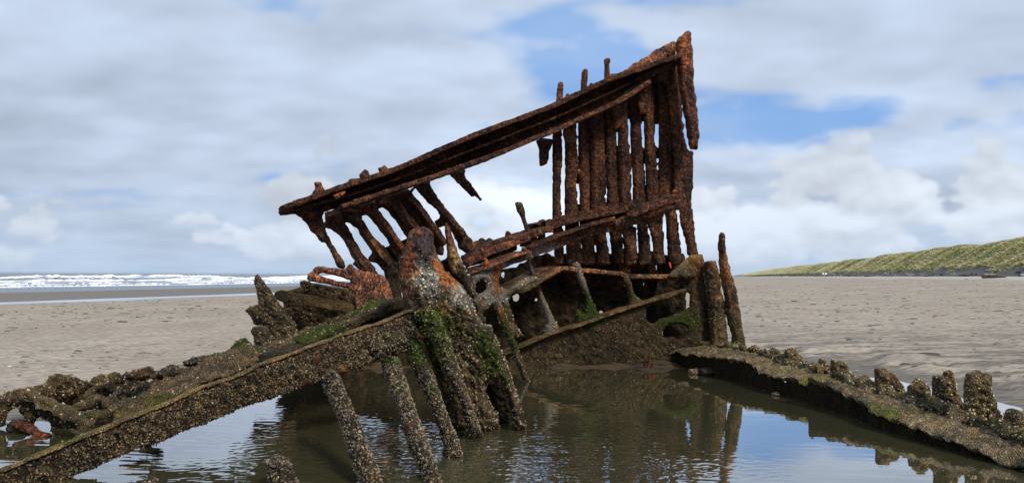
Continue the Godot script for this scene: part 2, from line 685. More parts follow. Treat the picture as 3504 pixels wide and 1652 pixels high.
# metres inland of the photographer's line along the shore
func inland(x: float, d: float) -> float:
	return x * ALONG.y - d * ALONG.x

func profile(s: float) -> float:
	var h := 0.0
	if s < -98:
		h = SEA_LEVEL - (-98 - s) * 0.02
	elif s < -53:
		h = lerpf(SEA_LEVEL, -0.5, (s + 98) / 45.0)
	elif s < -8:
		h = lerpf(-0.5, 0.1, (s + 53) / 45.0)
	elif s < 8:
		h = lerpf(0.1, 0.2, (s + 8) / 16.0)
	elif s < 46:
		h = 0.2 + 1.75 * pow((s - 8) / 38.0, 1.25)
	else:
		h = 1.95 + minf(s - 46, 8.0) * 0.2
	h -= 0.13 * exp(-pow((s + 50.5) / 1.9, 2))
	return h

var pool := PackedFloat32Array([-16, 1.5, -16, 9.2, -7.2, 10.6, -4.9, 10.2, -4.3, 11.5, -4.0, 13.5, -3.5, 15.9, -1.5, 16.35, 0.5, 16.3, 2.5, 16.35, 4.0, 16.3, 4.4, 15.0, 4.7, 13.0, 4.9, 11.3, 5.1, 9.6, 5.2, 8.3, 5.1, 7.0, 5.2, 1.5])
var film := PackedFloat32Array([4.2, 18.4, 5.2, 18.8, 6.1, 18.0, 6.5, 16, 6.9, 13, 7.0, 10, 7.0, 1.5, 5.3, 1.5, 5.2, 7.8, 4.7, 11.0, 4.4, 14.0])

func ground_height(x: float, d: float) -> float:
	var s := inland(x, d)
	var h := profile(s)
	var r := sqrt(x * x + d * d)
	h += blot.get_noise_2d(x * 0.06, d * 0.06) * 0.05 * clampf(r / 30.0, 0, 1) * (1.0 if s > -50 else 0.3)
	if r < 60:
		h += (rough.get_noise_2d(x * 0.3, d * 0.3) * 0.03 + rough.get_noise_2d(x * 0.08, d * 0.05) * 0.03) * clampf((60 - r) / 25.0, 0, 1)
	if r < 32:
		# sand heaped against the left side of the hull
		for b in [[-4.0, 14.6, 1.5, 0.2], [-3.0, 15.2, 1.2, 0.4], [-2.2, 16.4, 1.2, 0.35], [0.5, 17.6, 1.6, 0.32], [2.6, 17.7, 1.3, 0.3], [-0.9, 17.0, 0.7, 0.1], [0.3, 17.0, 0.7, 0.13], [1.4, 17.0, 0.7, 0.1], [2.6, 17.0, 0.8, 0.16]]:
			var q := Vector2(x - b[0], d - b[1]).length() / (b[2] as float)
			if q < 2.6:
				h += (b[3] as float) * exp(-q * q)
		var k := inside_by(x, d, pool) + blot.get_noise_2d(x * 0.9, d * 0.9) * 0.35
		if k > -1.6:
			h = lerpf(h, -0.45, smoothstep(0.0, 1.3, k)) if k > 0 else h * smoothstep(0.0, 1.6, -k)
			if k > 0:
				h = minf(h, -0.25 * k)
		var w := inside_by(x, d, film) + blot.get_noise_2d(x * 0.8 + 30, d * 0.45) * 0.9
		if w > -2.0:
			h = minf(h, -0.035 * minf(w, 1.0) + 0.012) if w > 0 else lerpf(0.012, h, smoothstep(0, 2.0, -w))
	return h

func ground_colour(x: float, d: float, h: float) -> Color:
	var s := inland(x, d)
	var n := blot.get_noise_2d(x * 0.11, d * 0.07)
	var n2 := blot.get_noise_2d(x * 0.5 + 70, d * 0.22)
	var c := Color(0.375, 0.314, 0.245).lerp(Color(0.465, 0.396, 0.313), clampf(0.5 + n * 0.9 + n2 * 0.6, 0, 1))
	var n3 := blot.get_noise_2d(x * 0.45 + d * 0.1, d * 1.7)
	c = c.lerp(Color(0.23, 0.195, 0.16), clampf((n3 - 0.12) * 2.0, 0, 0.55) * clampf(0.5 + n * 1.5, 0, 1))
	if x > 3 and d < 34:           # damp runnels near the pool outside the hull
		c = c.lerp(Color(0.15, 0.132, 0.112), clampf((n3 + 0.12) * 2.4, 0, 0.75) * smoothstep(34.0, 16.0, d))
	if x < -4 and d > 15 and d < 27:       # the drag of something heavy across the sand
		var off := (d - 19.3) - (x + 10.6) * 1.12 + n2 * 0.25
		c = c.lerp(Color(0.17, 0.15, 0.125), (exp(-off * off * 90.0) + 0.7 * exp(-pow(off - 0.75, 2) * 120.0)) * clampf(0.6 + n2 * 2.5, 0, 1) * 0.8)
	var damp := smoothstep(-47.0, -54.0, s + n * 3.0)             # last washed by the tide
	c = c.lerp(Color(0.235, 0.207, 0.18), damp)
	c = c.lerp(Color(0.56, 0.52, 0.46), smoothstep(33.0, 41.0, s + n * 7.0) * 0.85)     # dry sand near the dune
	if s > 44:
		c = c.lerp(Color(0.115, 0.108, 0.105), smoothstep(44.6, 45.8, s + n2 * 1.2))   # black wrack sand
	var r := sqrt(x * x + d * d)
	if r < 26 and s > -9:
		c = c.lerp(Color(0.17, 0.15, 0.125), smoothstep(0.09, 0.012, h) * 0.85)
		if h < 0.015:
			c = c.lerp(Color(0.1, 0.085, 0.06), smoothstep(0.0, -0.2, h))
		if x > -4.6 and x < 4.2 and d > 15.2 and d < 18.2:          # dark wet silt banked against the plating
			c = Color(0.085, 0.06, 0.036).lerp(Color(0.03, 0.027, 0.025), clampf(n2 * 2.5 + blot.get_noise_2d(x * 2.5, d * 5.0) * 1.5, 0, 1))
		if h > 0.17 and x < -1 and x > -7 and d > 9 and d < 18:     # weed on the sand heaped in the wreck
			c = c.lerp(Color(0.12, 0.115, 0.085), 0.75)
			c = c.lerp(Color(0.07, 0.09, 0.02), clampf(n2 * 2.0 + blot.get_noise_2d(x * 2.0, d * 2.0) * 1.5, 0, 0.8))
	return c

func grid_mesh(nx: int, ny: int, place: Callable, paint: Callable, m: Material) -> ArrayMesh:
	var v := PackedVector3Array()
	var c := PackedColorArray()
	for j in ny:
		for i in nx:
			var p: Vector3 = place.call(i, j)
			v.append(p)
			c.append(paint.call(p))
	var idx := PackedInt32Array()
	for j in ny - 1:
		for i in nx - 1:
			var a := j * nx + i
			idx.append_array(PackedInt32Array([a, a + nx, a + nx + 1, a, a + nx + 1, a + 1]))
	var nor := PackedVector3Array()
	nor.resize(v.size())
	for k in range(0, idx.size(), 3):
		var n := (v[idx[k + 2]] - v[idx[k]]).cross(v[idx[k + 1]] - v[idx[k]])
		if n.y < 0:
			n = -n
			var t := idx[k + 1]
			idx[k + 1] = idx[k + 2]
			idx[k + 2] = t
		for q in 3:
			nor[idx[k + q]] += n
	for k in nor.size():
		nor[k] = nor[k].normalized()
	var arrays := []
	arrays.resize(Mesh.ARRAY_MAX)
	arrays[Mesh.ARRAY_VERTEX] = v
	arrays[Mesh.ARRAY_NORMAL] = nor
	arrays[Mesh.ARRAY_COLOR] = c
	arrays[Mesh.ARRAY_INDEX] = idx
	var me := ArrayMesh.new()
	me.add_surface_from_arrays(Mesh.PRIMITIVE_TRIANGLES, arrays)
	me.surface_set_material(0, m)
	return me

func structure(called: String, me: Mesh, parent: Node = self, kind := "structure") -> MeshInstance3D:
	var o := MeshInstance3D.new()
	o.name = numbered(called) if parent == self else called
	o.mesh = me
	parent.add_child(o, true)
	if parent == self:
		o.set_meta("kind", kind)
	return o

func build_ground(m: Material) -> void:
	# rings round the photographer, close together ahead of the camera and near it
	var turns := PackedFloat32Array()
	var a := -PI
	while a < PI - 0.001:
		turns.append(a)
		a += 0.0042 if absf(a) < 0.75 else 0.06
	turns.append(PI)
	var rings := PackedFloat32Array([0.5])
	var r := 2.0
	while r < 9000:
		rings.append(r)
		r += clampf(r * 0.0075, 0.05, 0.16) if r < 24 else r * 0.012 if r < 700 else r * 0.1
	var place := func(i: int, j: int) -> Vector3:
		var x := rings[j] * sin(turns[i])
		var d := rings[j] * cos(turns[i])
		return Vector3(x, ground_height(x, d), -d)
	structure("beach_sand", grid_mesh(turns.size(), rings.size(), place, func(p: Vector3) -> Color: return ground_colour(p.x, -p.z, p.y), m))

func spread(from: float, to: float, fine_from: float, fine_to: float, fine: float, coarse: float) -> PackedFloat32Array:
	var out := PackedFloat32Array()
	var v := from
	while v < to:
		out.append(v)
		v += fine if v > fine_from and v < fine_to else coarse
	out.append(to)
	return out

func build_pool(m: Material) -> void:
	var xs := spread(-15.0, 8.0, -3.6, 2.6, 0.025, 0.07)
	var ds := spread(1.0, 19.0, 6.6, 11.5, 0.021, 0.06)
	var wave := noise(FastNoiseLite.TYPE_SIMPLEX_SMOOTH, 1.0, 2, 5)
	var place := func(i: int, j: int) -> Vector3:
		var x := xs[i]
		var d := ds[j]
		var breeze := smoothstep(3.4, 0.6, absf(x + 0.55 + (d - 8.5) * 0.12)) * smoothstep(12.5, 8.8, d) * clampf(0.75 + blot.get_noise_2d(x * 0.8, d * 0.8) * 0.9, 0.1, 1.2)
		var h := wave.get_noise_2d(x * 5.5 + d * 1.2, d * 11.0) * 0.0044 * breeze + wave.get_noise_2d(x * 11.0 + 50, d * 17.0 - x * 4.0) * 0.0024 * breeze
		h += (wave.get_noise_2d(x * 1.6, d * 6.0 + x) * 0.0011 + wave.get_noise_2d(x * 0.6, d * 1.2) * 0.002) * (0.25 + 0.75 * smoothstep(2.0, 0.0, x))
		var ring := Vector2(x + 2.43, d - 8.6).length()      # a drip spreading rings
		if ring < 0.7:
			h += 0.0022 * sin(ring * 48.0) * exp(-ring * 4.0)
		return Vector3(x, h, -d)
	structure("tide_pool", grid_mesh(xs.size(), ds.size(), place, func(_p: Vector3) -> Color: return Color(0.062, 0.057, 0.031), m))

func shore(s: float, t: float, y: float) -> Vector3:   # s metres inland, t metres along the shore
	return Vector3(s * ALONG.y + t * ALONG.x, y, s * ALONG.x - t * ALONG.y)

func build_sea(m: Material, foam: Material) -> void:
	var ss := spread(-9000.0, -90.0, -520.0, -90.0, 1.6, 60.0)
	var ts := spread(-900.0, 9000.0, -100.0, 1000.0, 4.0, 80.0)
	var swell := noise(FastNoiseLite.TYPE_SIMPLEX_SMOOTH, 0.02, 3, 8)
	# rows of surf: distance offshore, height, from, to along the shore, breadth of the broken water behind
	var surf := [[-132.0, 0.22, -300.0, 2500.0, 3.5], [-156.0, 0.35, -300.0, 2500.0, 5.0], [-184.0, 0.9, -300.0, 2500.0, 9.0], [-236.0, 1.2, 330.0, 2500.0, 6.0], [-330.0, 1.9, 340.0, 560.0, 8.0], [-345.0, 1.8, 640.0, 860.0, 7.0], [-400.0, 2.2, 1000.0, 1500.0, 9.0]]
	var hill := func(s: float, t: float) -> Vector2:      # height and foam
		var h := 0.0
		var f := 0.0
		var sway := swell.get_noise_2d(t * 0.4, 7.0) * 12.0
		for w in surf:
			var ends := smoothstep(w[2], w[2] + 40.0, t) * smoothstep(w[3], w[3] - 40.0, t)
			var k: float = s - w[0] - sway - swell.get_noise_2d(t * 1.4, w[0]) * 7.0
			var lip: float = exp(-pow(k / (2.5 if k > 0 else 7.0), 2)) * ends
			var rag := 0.75 + 0.5 * swell.get_noise_2d(t * 3.0, w[0] * 3.0)
			h += w[1] * lip * rag
			var tail: float = w[4] * (0.7 + 0.8 * swell.get_noise_2d(t * 1.7, w[0] + 500.0))
			if k < 4.0 and k > -tail:
				f = maxf(f, ends * (smoothstep(4.0, 1.5, k) * smoothstep(-tail, -tail * 0.4, k)))
		return Vector2(h, f)
	var place := func(i: int, j: int) -> Vector3:
		var s := ss[i]
		var t := ts[j]
		var far := smoothstep(-520.0, -400.0, s)
		var h: float = hill.call(s, t).x
		return shore(s, t, SEA_LEVEL + 0.02 + h + swell.get_noise_2d(s * 3.0, t * 1.0) * 0.35 * smoothstep(-120.0, -200.0, s) * lerpf(0.5, 1.0, far))
	var paint := func(p: Vector3) -> Color:
		var s := inland(p.x, -p.z)
		var t := p.x * ALONG.x - p.z * ALONG.y
		var f: float = hill.call(s, t).y
		f *= clampf(0.85 + swell.get_noise_2d(s * 14.0, t * 6.0) * 1.3, 0, 1)
		var c := Color(0.10, 0.125, 0.14)
		return c.lerp(Color(0.86, 0.87, 0.87), f)
	var sea := structure("sea", grid_mesh(ss.size(), ts.size(), place, paint, m))
	# spray and broken crests standing along the rows of surf
	for w in surf:
		var places: Array[Transform3D] = []
		var count := int(clampf((minf(w[3], 1300.0) - maxf(w[2], -60.0)) * 4.0, 100, 4200))
		for k in count:
			var t: float = rng.randf_range(maxf(w[2], -60.0), minf(w[3], 1300.0))
			var s: float = w[0] + swell.get_noise_2d(t * 0.4, 7.0) * 12.0 + swell.get_noise_2d(t * 1.4, w[0]) * 7.0 + rng.randf_range(-0.8, 0.3) * (w[4] as float) * 0.8
			if swell.get_noise_2d(t * 2.2, w[0] * 9.0) < -0.3:
				continue
			var y: float = SEA_LEVEL + hill.call(s, t).x
			var size := rng.randf_range(0.12, 0.42) * (0.4 + (w[1] as float) * 0.6)
			places.append(Transform3D(Basis(Vector3.UP, rng.randf() * TAU).scaled(Vector3(size * 2.2, size * 0.9, size * 2.2)), shore(s, t, y)))
		var mm := MultiMesh.new()
		mm.transform_format = MultiMesh.TRANSFORM_3D
		mm.mesh = shell_mesh
		mm.instance_count = places.size()
		for k in places.size():
			mm.set_instance_transform(k, places[k])
		var o := MultiMeshInstance3D.new()
		o.multimesh = mm
		o.material_override = foam
		o.name = "breaking_wave"
		o.set_meta("kind", "stuff")
		sea.add_child(o, true)

func build_runnel(m: Material) -> void:      # a long thin channel the tide left on the sand
	var ts := spread(-120.0, 1500.0, 0.0, 400.0, 4.0, 20.0)
	var ss := PackedFloat32Array([-53.5, -52.0, -50.5, -49.0, -47.5])
	structure("tidal_channel", grid_mesh(ss.size(), ts.size(), func(i: int, j: int) -> Vector3: return shore(ss[i], ts[j], -0.515), func(_p: Vector3) -> Color: return Color(0.09, 0.095, 0.1), m))

func dune_height(s: float, t: float) -> float:
	var n := dune_noise.get_noise_2d(t * 0.9, s * 0.6)
	var front := s - 48.5 - dune_noise.get_noise_2d(t * 2.0, 50.0) * 3.0
	if front < 0:
		return profile(s) - 0.4
	var top := 6.7 + n * 0.9 + dune_noise.get_noise_2d(t * 0.25, 9.0) * 0.9
	var h := profile(48.5) + top * smoothstep(0.0, 17.0, front) + minf(front * 0.25, 0.9)
	return h + dune_noise.get_noise_2d(t * 4.0, s * 4.0) * 0.16 * clampf(front / 4.0, 0, 1)

func build_dune(m: Material, grass: Material) -> void:
	var ss := spread(46.5, 120.0, 46.0, 72.0, 0.8, 5.0)
	var ts := PackedFloat32Array()
	var t := 20.0
	while t < 5200.0:
		ts.append(t)
		t += maxf(1.2, t * 0.01)
	var place := func(i: int, j: int) -> Vector3: return shore(ss[i], ts[j], dune_height(ss[i], ts[j]))
	var paint := func(p: Vector3) -> Color:
		var n := dune_noise.get_noise_2d(p.x * 5.0, p.z * 5.0)
		var up := p.y - 4.0 + n * 1.5
		return Color(0.145, 0.135, 0.125).lerp(Color(0.46, 0.45, 0.24), smoothstep(-0.6, 0.4, up))
	var dune := structure("grassy_dune", grid_mesh(ss.size(), ts.size(), place, paint, m))
	# marram grass in tufts, bent by the wind
	var tuft := SurfaceTool.new()
	tuft.begin(Mesh.PRIMITIVE_TRIANGLES)
	for k in 9:
		var a := k * 2.4
		var root := Vector3(cos(a), 0, sin(a)) * 0.28 * fposmod(k * 0.37, 1.0)
		var lean := Vector3(cos(a) * 0.35 - 0.45, 1.0 - 0.1 * (k % 3), sin(a) * 0.35)
		var side := Vector3(-sin(a * 1.7), 0, cos(a * 1.7)) * 0.06
		var mid := root + lean * 0.55
		var tip := root + lean * 0.9 + Vector3(-0.25, 0.05, 0.05)
		for tri in [[root - side, mid - side, root + side], [root + side, mid - side, mid + side], [mid - side, tip, mid + side]]:
			for p in tri:
				tuft.add_vertex(p)
	tuft.generate_normals()
	var blades := tuft.commit()
	var places: Array[Transform3D] = []
	var tints: Array[Color] = []
	for k in 95000:
		var q := rng.randf()
		t = 95.0 * pow(26.0, q)
		var s := rng.randf_range(49.0, 72.0)
		if rng.randf() > 1.15 - q * 0.3:
			continue
		var p := shore(s, t, dune_height(s, t))
		var n := dune_noise.get_noise_2d(p.x * 5.0, p.z * 5.0)
		if p.y - 4.0 + n * 1.5 < rng.randf_range(-0.6, 0.3):
			continue
		var size := rng.randf_range(0.7, 1.25) * clampf(t / 420.0, 0.75, 3.0)
		places.append(Transform3D(Basis(Vector3.UP, rng.randf_range(-0.7, 0.7)).scaled(Vector3(size * 1.3, size * 0.55, size * 1.3)), p - Vector3(0, 0.05, 0)))
		var v := dune_noise.get_noise_2d(p.x * 2.2 + 400, p.z * 2.2)
		var c := Color(0.46, 0.45, 0.23).lerp(Color(0.62, 0.56, 0.35), clampf(0.4 + v * 0.8 + rng.randf_range(-0.35, 0.35), 0, 1))
		tints.append(c.lerp(Color(0.31, 0.33, 0.15), clampf(-v * 1.5 - 0.1 + rng.randf_range(-0.3, 0.2), 0, 0.8)))
	var mm := MultiMesh.new()
	mm.transform_format = MultiMesh.TRANSFORM_3D
	mm.use_colors = true
	mm.mesh = blades
	mm.instance_count = places.size()
	for k in places.size():
		mm.set_instance_transform(k, places[k])
		mm.set_instance_color(k, tints[k])
	var o := MultiMeshInstance3D.new()
	o.multimesh = mm
	o.material_override = grass
	o.name = "marram_grass"
	o.set_meta("kind", "stuff")
	dune.add_child(o, true)

func build_litter(m: Material) -> void:
	# scraps of weed, shell and wood strewn over the sand, lying the way the wind left them
	var places: Array[Transform3D] = []
	var tints: Array[Color] = []
	for k in 9000:
		var d := 10.0 * pow(16.0, rng.randf())
		var x := rng.randf_range(-0.68, 0.68) * d
		var s := inland(x, d)
		if s < -47 or s > 42:
			continue
		var n := blot.get_noise_2d(x * 0.35, d * 0.8)
		if n < rng.randf_range(-0.5, 0.35):
			continue
		var h := ground_height(x, d)
		if h < 0.03 and s > -20:
			continue
		if x > -7 and x < 6 and d < 17.8 and d > 9:
			continue
		var size := rng.randf_range(0.008, 0.03) * clampf(d / 22.0, 1, 2.2) * (2.2 if rng.randf() < 0.06 else 1.0)
		var turn := rng.randfn(0.0, 0.35)
		places.append(Transform3D(Basis(Vector3.UP, turn) * Basis.from_scale(Vector3(size * rng.randf_range(1.5, 5.0), size * rng.randf_range(0.35, 0.7), size)), Vector3(x, h, -d)))
		var q := rng.randf()
		tints.append(Color(0.06, 0.052, 0.042) if q < 0.45 else Color(0.14, 0.12, 0.09) if q < 0.992 else Color(0.6, 0.58, 0.52))
	var mm := MultiMesh.new()
	mm.transform_format = MultiMesh.TRANSFORM_3D
	mm.use_colors = true
	mm.mesh = shell_mesh
	mm.instance_count = places.size()
	for k in places.size():
		mm.set_instance_transform(k, places[k])
		mm.set_instance_color(k, tints[k])
	var o := MultiMeshInstance3D.new()
	o.multimesh = mm
	o.material_override = m
	o.name = "beach_litter"
	add_child(o, true)
	tag(o, "small dark scraps of weed and wood strewn over the open sand", "beach litter")
	o.set_meta("kind", "stuff")

# ---------------------------------------------------------------- the sky: air and clouds
func bump(az: float, el: float, c: Array) -> float:   # [azimuth, elevation, half width, half height, strength]
	var a: float = (az - c[0]) / c[2]
	var e: float = (el - c[1]) / c[3]
	var q := a * a + e * e
	return (c[4] as float) * exp(-q) if q < 6 else 0.0

func sky_picture(w: int, h: int) -> Image:
	var data := PackedFloat32Array()
	data.resize(w * h * 3)
	var sheet := noise(FastNoiseLite.TYPE_SIMPLEX_SMOOTH, 1.0, 5, 21)
	var shade := noise(FastNoiseLite.TYPE_SIMPLEX_SMOOTH, 1.0, 4, 33)
	var puff := noise(FastNoiseLite.TYPE_SIMPLEX_SMOOTH, 1.0, 5, 47)
	sheet.fractal_gain = 0.5
	# gaps in the cloud (negative) and thicker cloud (positive), where the photograph shows them
	var seen := [[-0.06, 0.268, 0.17, 0.034, -0.58], [0.09, 0.228, 0.11, 0.03, -0.78], [-0.085, 0.214, 0.04, 0.016, -0.55], [0.31, 0.165, 0.16, 0.016, -0.66], [0.24, 0.195, 0.08, 0.02, -0.35],
		[-0.22, 0.295, 0.14, 0.03, -0.5], [0.5, 0.15, 0.07, 0.012, -0.4], [-0.035, 0.062, 0.022, 0.016, -0.5], [0.26, 0.27, 0.16, 0.03, 0.5], [-0.4, 0.2, 0.25, 0.1, 0.35], [0.0, 0.16, 0.2, 0.03, 0.3], [0.03, 0.09, 0.13, 0.04, 0.5], [0.45, 0.09, 0.2, 0.04, 0.35]]
	var glow := [[0.03, 0.088, 0.12, 0.032, 0.22], [0.43, 0.125, 0.12, 0.02, 0.12], [0.24, 0.055, 0.06, 0.02, 0.12], [-0.06, 0.1, 0.1, 0.05, 0.1], [0.42, 0.075, 0.1, 0.014, -0.12], [-0.36, 0.12, 0.2, 0.03, -0.07]]
	for j in h:
		var el := PI * (0.5 - (j + 0.5) / h)
		if el < -0.02:
			for i in w:
				var k := (j * w + i) * 3
				data[k] = 0.22
				data[k + 1] = 0.21
				data[k + 2] = 0.2
			continue
		var y := sin(el)
		var ce := cos(el)
		var span := 1.0 / (maxf(y, 0.0) + 0.24)
		var air := Color(0.36, 0.5, 0.7).lerp(Color(0.135, 0.32, 0.68), 1.0 - exp(-maxf(el, 0) * 9.5))
		for i in w:
			var az := wrapf(TAU * (i + 0.5) / w, -PI, PI)      # straight ahead at the picture's left edge
			var x := ce * sin(az)
			var z := ce * cos(az)
			var u := x * span
			var v := z * span
			var cover := sheet.get_noise_2d(u * 0.95 + 3.0, v * 1.25) * 1.0 + 0.46
			if absf(az) < 0.9 and el < 0.5:
				for c in seen:
					cover += bump(az, el, c) * 0.9
			cover += smoothstep(0.22, 0.03, el) * 0.25 + puff.get_noise_2d(u * 4.2, v * 5.6) * 0.24
			var thick := maxf(smoothstep(-0.14, 0.36, cover), 0.1 + 0.25 * smoothstep(-0.5, 0.5, shade.get_noise_2d(u * 1.1 - 30.0, v * 2.4)))
			var sh := shade.get_noise_2d(u * 1.1 + 9.0, v * 1.6) * 0.6 + shade.get_noise_2d(u * 3.6, v * 4.6) * 0.34
			var light := 0.55 + sh * 0.24
			light += smoothstep(0.02, 0.14, el) * 0.03 + smoothstep(0.3, 1.3, el) * 0.22
			if absf(az) < 0.9 and el < 0.3:
				for c in glow:
					light += bump(az, el, c)
			var cloud := Color(light * 0.81, light * 0.945, light * 1.16)
			var col := air.lerp(cloud, thick * 0.96)
			# heaps of cumulus low over the land and sea
			if el < 0.2:
				var p := puff.get_noise_3d(x * 9.0, z * 9.0, el * 17.0) * 0.9 + puff.get_noise_3d(x * 3.2 + 20, z * 3.2, el * 3.0) * 0.75
				p += 0.12 - absf(el - 0.055) * 5.2
				if absf(az) < 0.9:
					p += bump(az, el, [0.24, 0.05, 0.09, 0.03, 0.5]) + bump(az, el, [0.0, 0.07, 0.1, 0.035, 0.6]) + bump(az, el, [-0.035, 0.06, 0.02, 0.018, -0.9]) + bump(az, el, [0.46, 0.08, 0.12, 0.035, 0.25]) + bump(az, el, [-0.36, 0.1, 0.26, 0.06, -0.42]) + bump(az, el, [-0.22, 0.04, 0.14, 0.016, 0.3])
				var body := smoothstep(0.0, 0.1, p) * smoothstep(0.19, 0.12, el)
				if body > 0:
					var above := puff.get_noise_3d(x * 9.0 + 0.05, z * 9.0, (el + 0.012) * 17.0) * 0.9 + puff.get_noise_3d(x * 3.2 + 20, z * 3.2, (el + 0.012) * 3.0) * 0.75
					var lit := clampf(0.5 + (p - above) * 1.0, 0, 1)
					var top := 0.5 + 0.32 * lit + clampf(bump(az, el, glow[0]), 0, 1) * 0.6
					col = col.lerp(Color(top * 0.9, top * 0.975, top * 1.08), body * 0.85)
			# thicker air towards the horizon
			var haze := exp(-maxf(el, 0) * 26.0) * 0.75
			col = col.lerp(Color(0.385, 0.5, 0.66), haze)
			var k := (j * w + i) * 3
			data[k] = col.r
			data[k + 1] = col.g
			data[k + 2] = col.b
	return Image.create_from_data(w, h, false, Image.FORMAT_RGBF, data.to_byte_array())

func build_wreck() -> void:
	var wreck := thing("shipwreck", "rusted iron bow of a wrecked ship standing in a tide pool", "shipwreck", Vector3(1.5, 0, -15.5))
	for q in [[at(1468, 945, 10.0), 0.2, 1.9, Color(0.5, 0.46, 0.39), 0.95], [at(1425, 860, 10.0), 0.07, 1.8, Color(0.38, 0.31, 0.19), 0.8], [at(1458, 828, 10.0), 0.21, 1.5, Color(0.055, 0.037, 0.04), 0.95], [at(1510, 895, 10.0), 0.12, 1.6, Color(0.34, 0.11, 0.03), 0.95], [at(1535, 960, 10.0), 0.14, 1.5, Color(0.32, 0.11, 0.032), 0.95], [at(1392, 880, 10.0), 0.12, 2.6, Color(0.15, 0.05, 0.027), 0.95], [at(1425, 785, 10.0), 0.1, 0.6, Color(0.24, 0.08, 0.03), 0.95], [at(1428, 930, 10.0), 0.06, 2.2, Color(0.3, 0.16, 0.05), 0.9], [at(1590, 1015, 10.0), 0.26, 0.7, Color(0.34, 0.31, 0.25), 0.8], [at(1660, 1060, 10.0), 0.14, 2.4, Color(0.3, 0.26, 0.2), 0.7],
		[at(1535, 850, 10.3), 0.2, 2.0, Color(0.33, 0.2, 0.08), 0.8], [at(1525, 775, 10.3), 0.22, 1.4, Color(0.13, 0.045, 0.027), 0.9],
		[at(1690, 1165, 9.7), 0.27, 1.8, Color(0.05, 0.07, 0.008), 0.95], [at(1745, 1270, 9.6), 0.22, 1.6, Color(0.05, 0.07, 0.008), 0.9], [at(1490, 1110, 9.6), 0.42, 0.9, Color(0.058, 0.08, 0.009), 0.9], [at(1490, 1180, 9.6), 0.35, 0.9, Color(0.058, 0.08, 0.009), 0.8], [at(1440, 1230, 9.8), 0.4, 1.3, Color(0.054, 0.074, 0.009), 0.9], [at(1340, 1240, 9.8), 0.4, 1.3, Color(0.054, 0.074, 0.009), 0.85], [at(1595, 1380, 9.5), 0.14, 1.4, Color(0.16, 0.05, 0.03), 0.9],
		[at(1900, 870, 16.7), 0.8, 0.7, Color(0.16, 0.07, 0.04), 0.7], [at(1840, 870, 16.5), 0.5, 0.8, Color(0.33, 0.27, 0.25), 0.6], [at(1650, 890, 16.2), 0.4, 0.6, Color(0.2, 0.065, 0.03), 0.9], [at(1700, 890, 16.2), 0.5, 0.5, Color(0.36, 0.22, 0.11), 0.7], [at(1700, 960, 15.4), 0.5, 1.2, Color(0.42, 0.39, 0.33), 0.75], [at(1725, 990, 15.4), 0.26, 0.8, Color(0.4, 0.2, 0.08), 0.8], [at(1790, 975, 16.2), 0.5, 0.5, Color(0.45, 0.4, 0.32), 0.7], [at(1715, 930, 15.5), 0.22, 1.4, Color(0.32, 0.1, 0.03), 0.9],
		[at(1842, 970, 16.4), 0.22, 0.8, Color(0.32, 0.09, 0.03), 0.9], [at(1880, 1075, 16.5), 0.45, 1.0, Color(0.42, 0.36, 0.3), 0.75], [at(1985, 945, 16.7), 0.4, 1.2, Color(0.45, 0.38, 0.32), 0.8], [at(2010, 1050, 16.7), 0.5, 0.9, Color(0.06, 0.1, 0.015), 0.9], [at(2150, 965, 17.0), 0.3, 1.2, Color(0.35, 0.09, 0.03), 0.9], [at(2155, 1020, 17.0), 0.4, 0.8, Color(0.07, 0.11, 0.015), 0.8], [at(1705, 1055, 14.9), 0.22, 1.4, Color(0.35, 0.13, 0.05), 0.9], [at(1725, 1130, 14.7), 0.35, 1.6, Color(0.054, 0.074, 0.01), 0.85],
		[at(2350, 890, 16.9), 0.35, 0.8, Color(0.32, 0.17, 0.05), 0.85], [at(2420, 910, 16.9), 0.35, 0.5, Color(0.2, 0.075, 0.04), 0.7], [at(2490, 920, 16.8), 0.4, 1.0, Color(0.32, 0.14, 0.045), 0.85], [at(2310, 920, 16.9), 0.4, 0.5, Color(0.36, 0.3, 0.18), 0.6], [at(2320, 1100, 16.9), 0.5, 0.6, Color(0.06, 0.1, 0.015), 0.7], [at(2520, 1190, 16.8), 0.25, 1.0, Color(0.24, 0.085, 0.04), 0.8]]:
		stains.append(q)
	# the long deck beam, a built-up channel that rises to the stem
	slab(wreck, "deck_beam", [[1000, 950, 15.6], [2340, 950, 17.6]], [954, 718, 996, 700, 1042, 693, 1085, 684, 1131, 662, 1190, 642, 1229, 628, 1279, 613, 1338, 595, 1377, 563, 1433, 548, 1498, 519, 1523, 508, 1554, 504, 1660, 463, 1690, 442, 1806, 398, 1902, 366, 1957, 345, 2084, 278, 2200, 238, 2311, 205, 2316, 230, 2225, 261, 2139, 314, 2074, 369, 2008, 398, 1922, 445, 1826, 485, 1685, 539, 1584, 576, 1473, 614, 1387, 644, 1271, 677, 1111, 725, 1101, 731, 1010, 732, 959, 739, 949, 728], {off = -0.45, t = 0.1, r = 0.03, e = 3, cell = 5.0, lump = 0.025, b = 0.0, flute = 0.0, stain = true, tint = Color(0.75, 0.75, 0.77)})
	bar(wreck, "beam_flange", [[955, 722, 14.9], [1197, 635, 15.13], [1361, 578, 15.37], [1517, 510, 15.6], [1680, 444, 15.83], [1806, 396, 16.07], [1919, 351, 16.3], [2095, 272, 16.53], [2200, 235, 16.77], [2310, 200, 17.0]], 0.09, 0.75, {b = 0.0, lump = 0.02, tint = Color(0.75, 0.75, 0.77)})
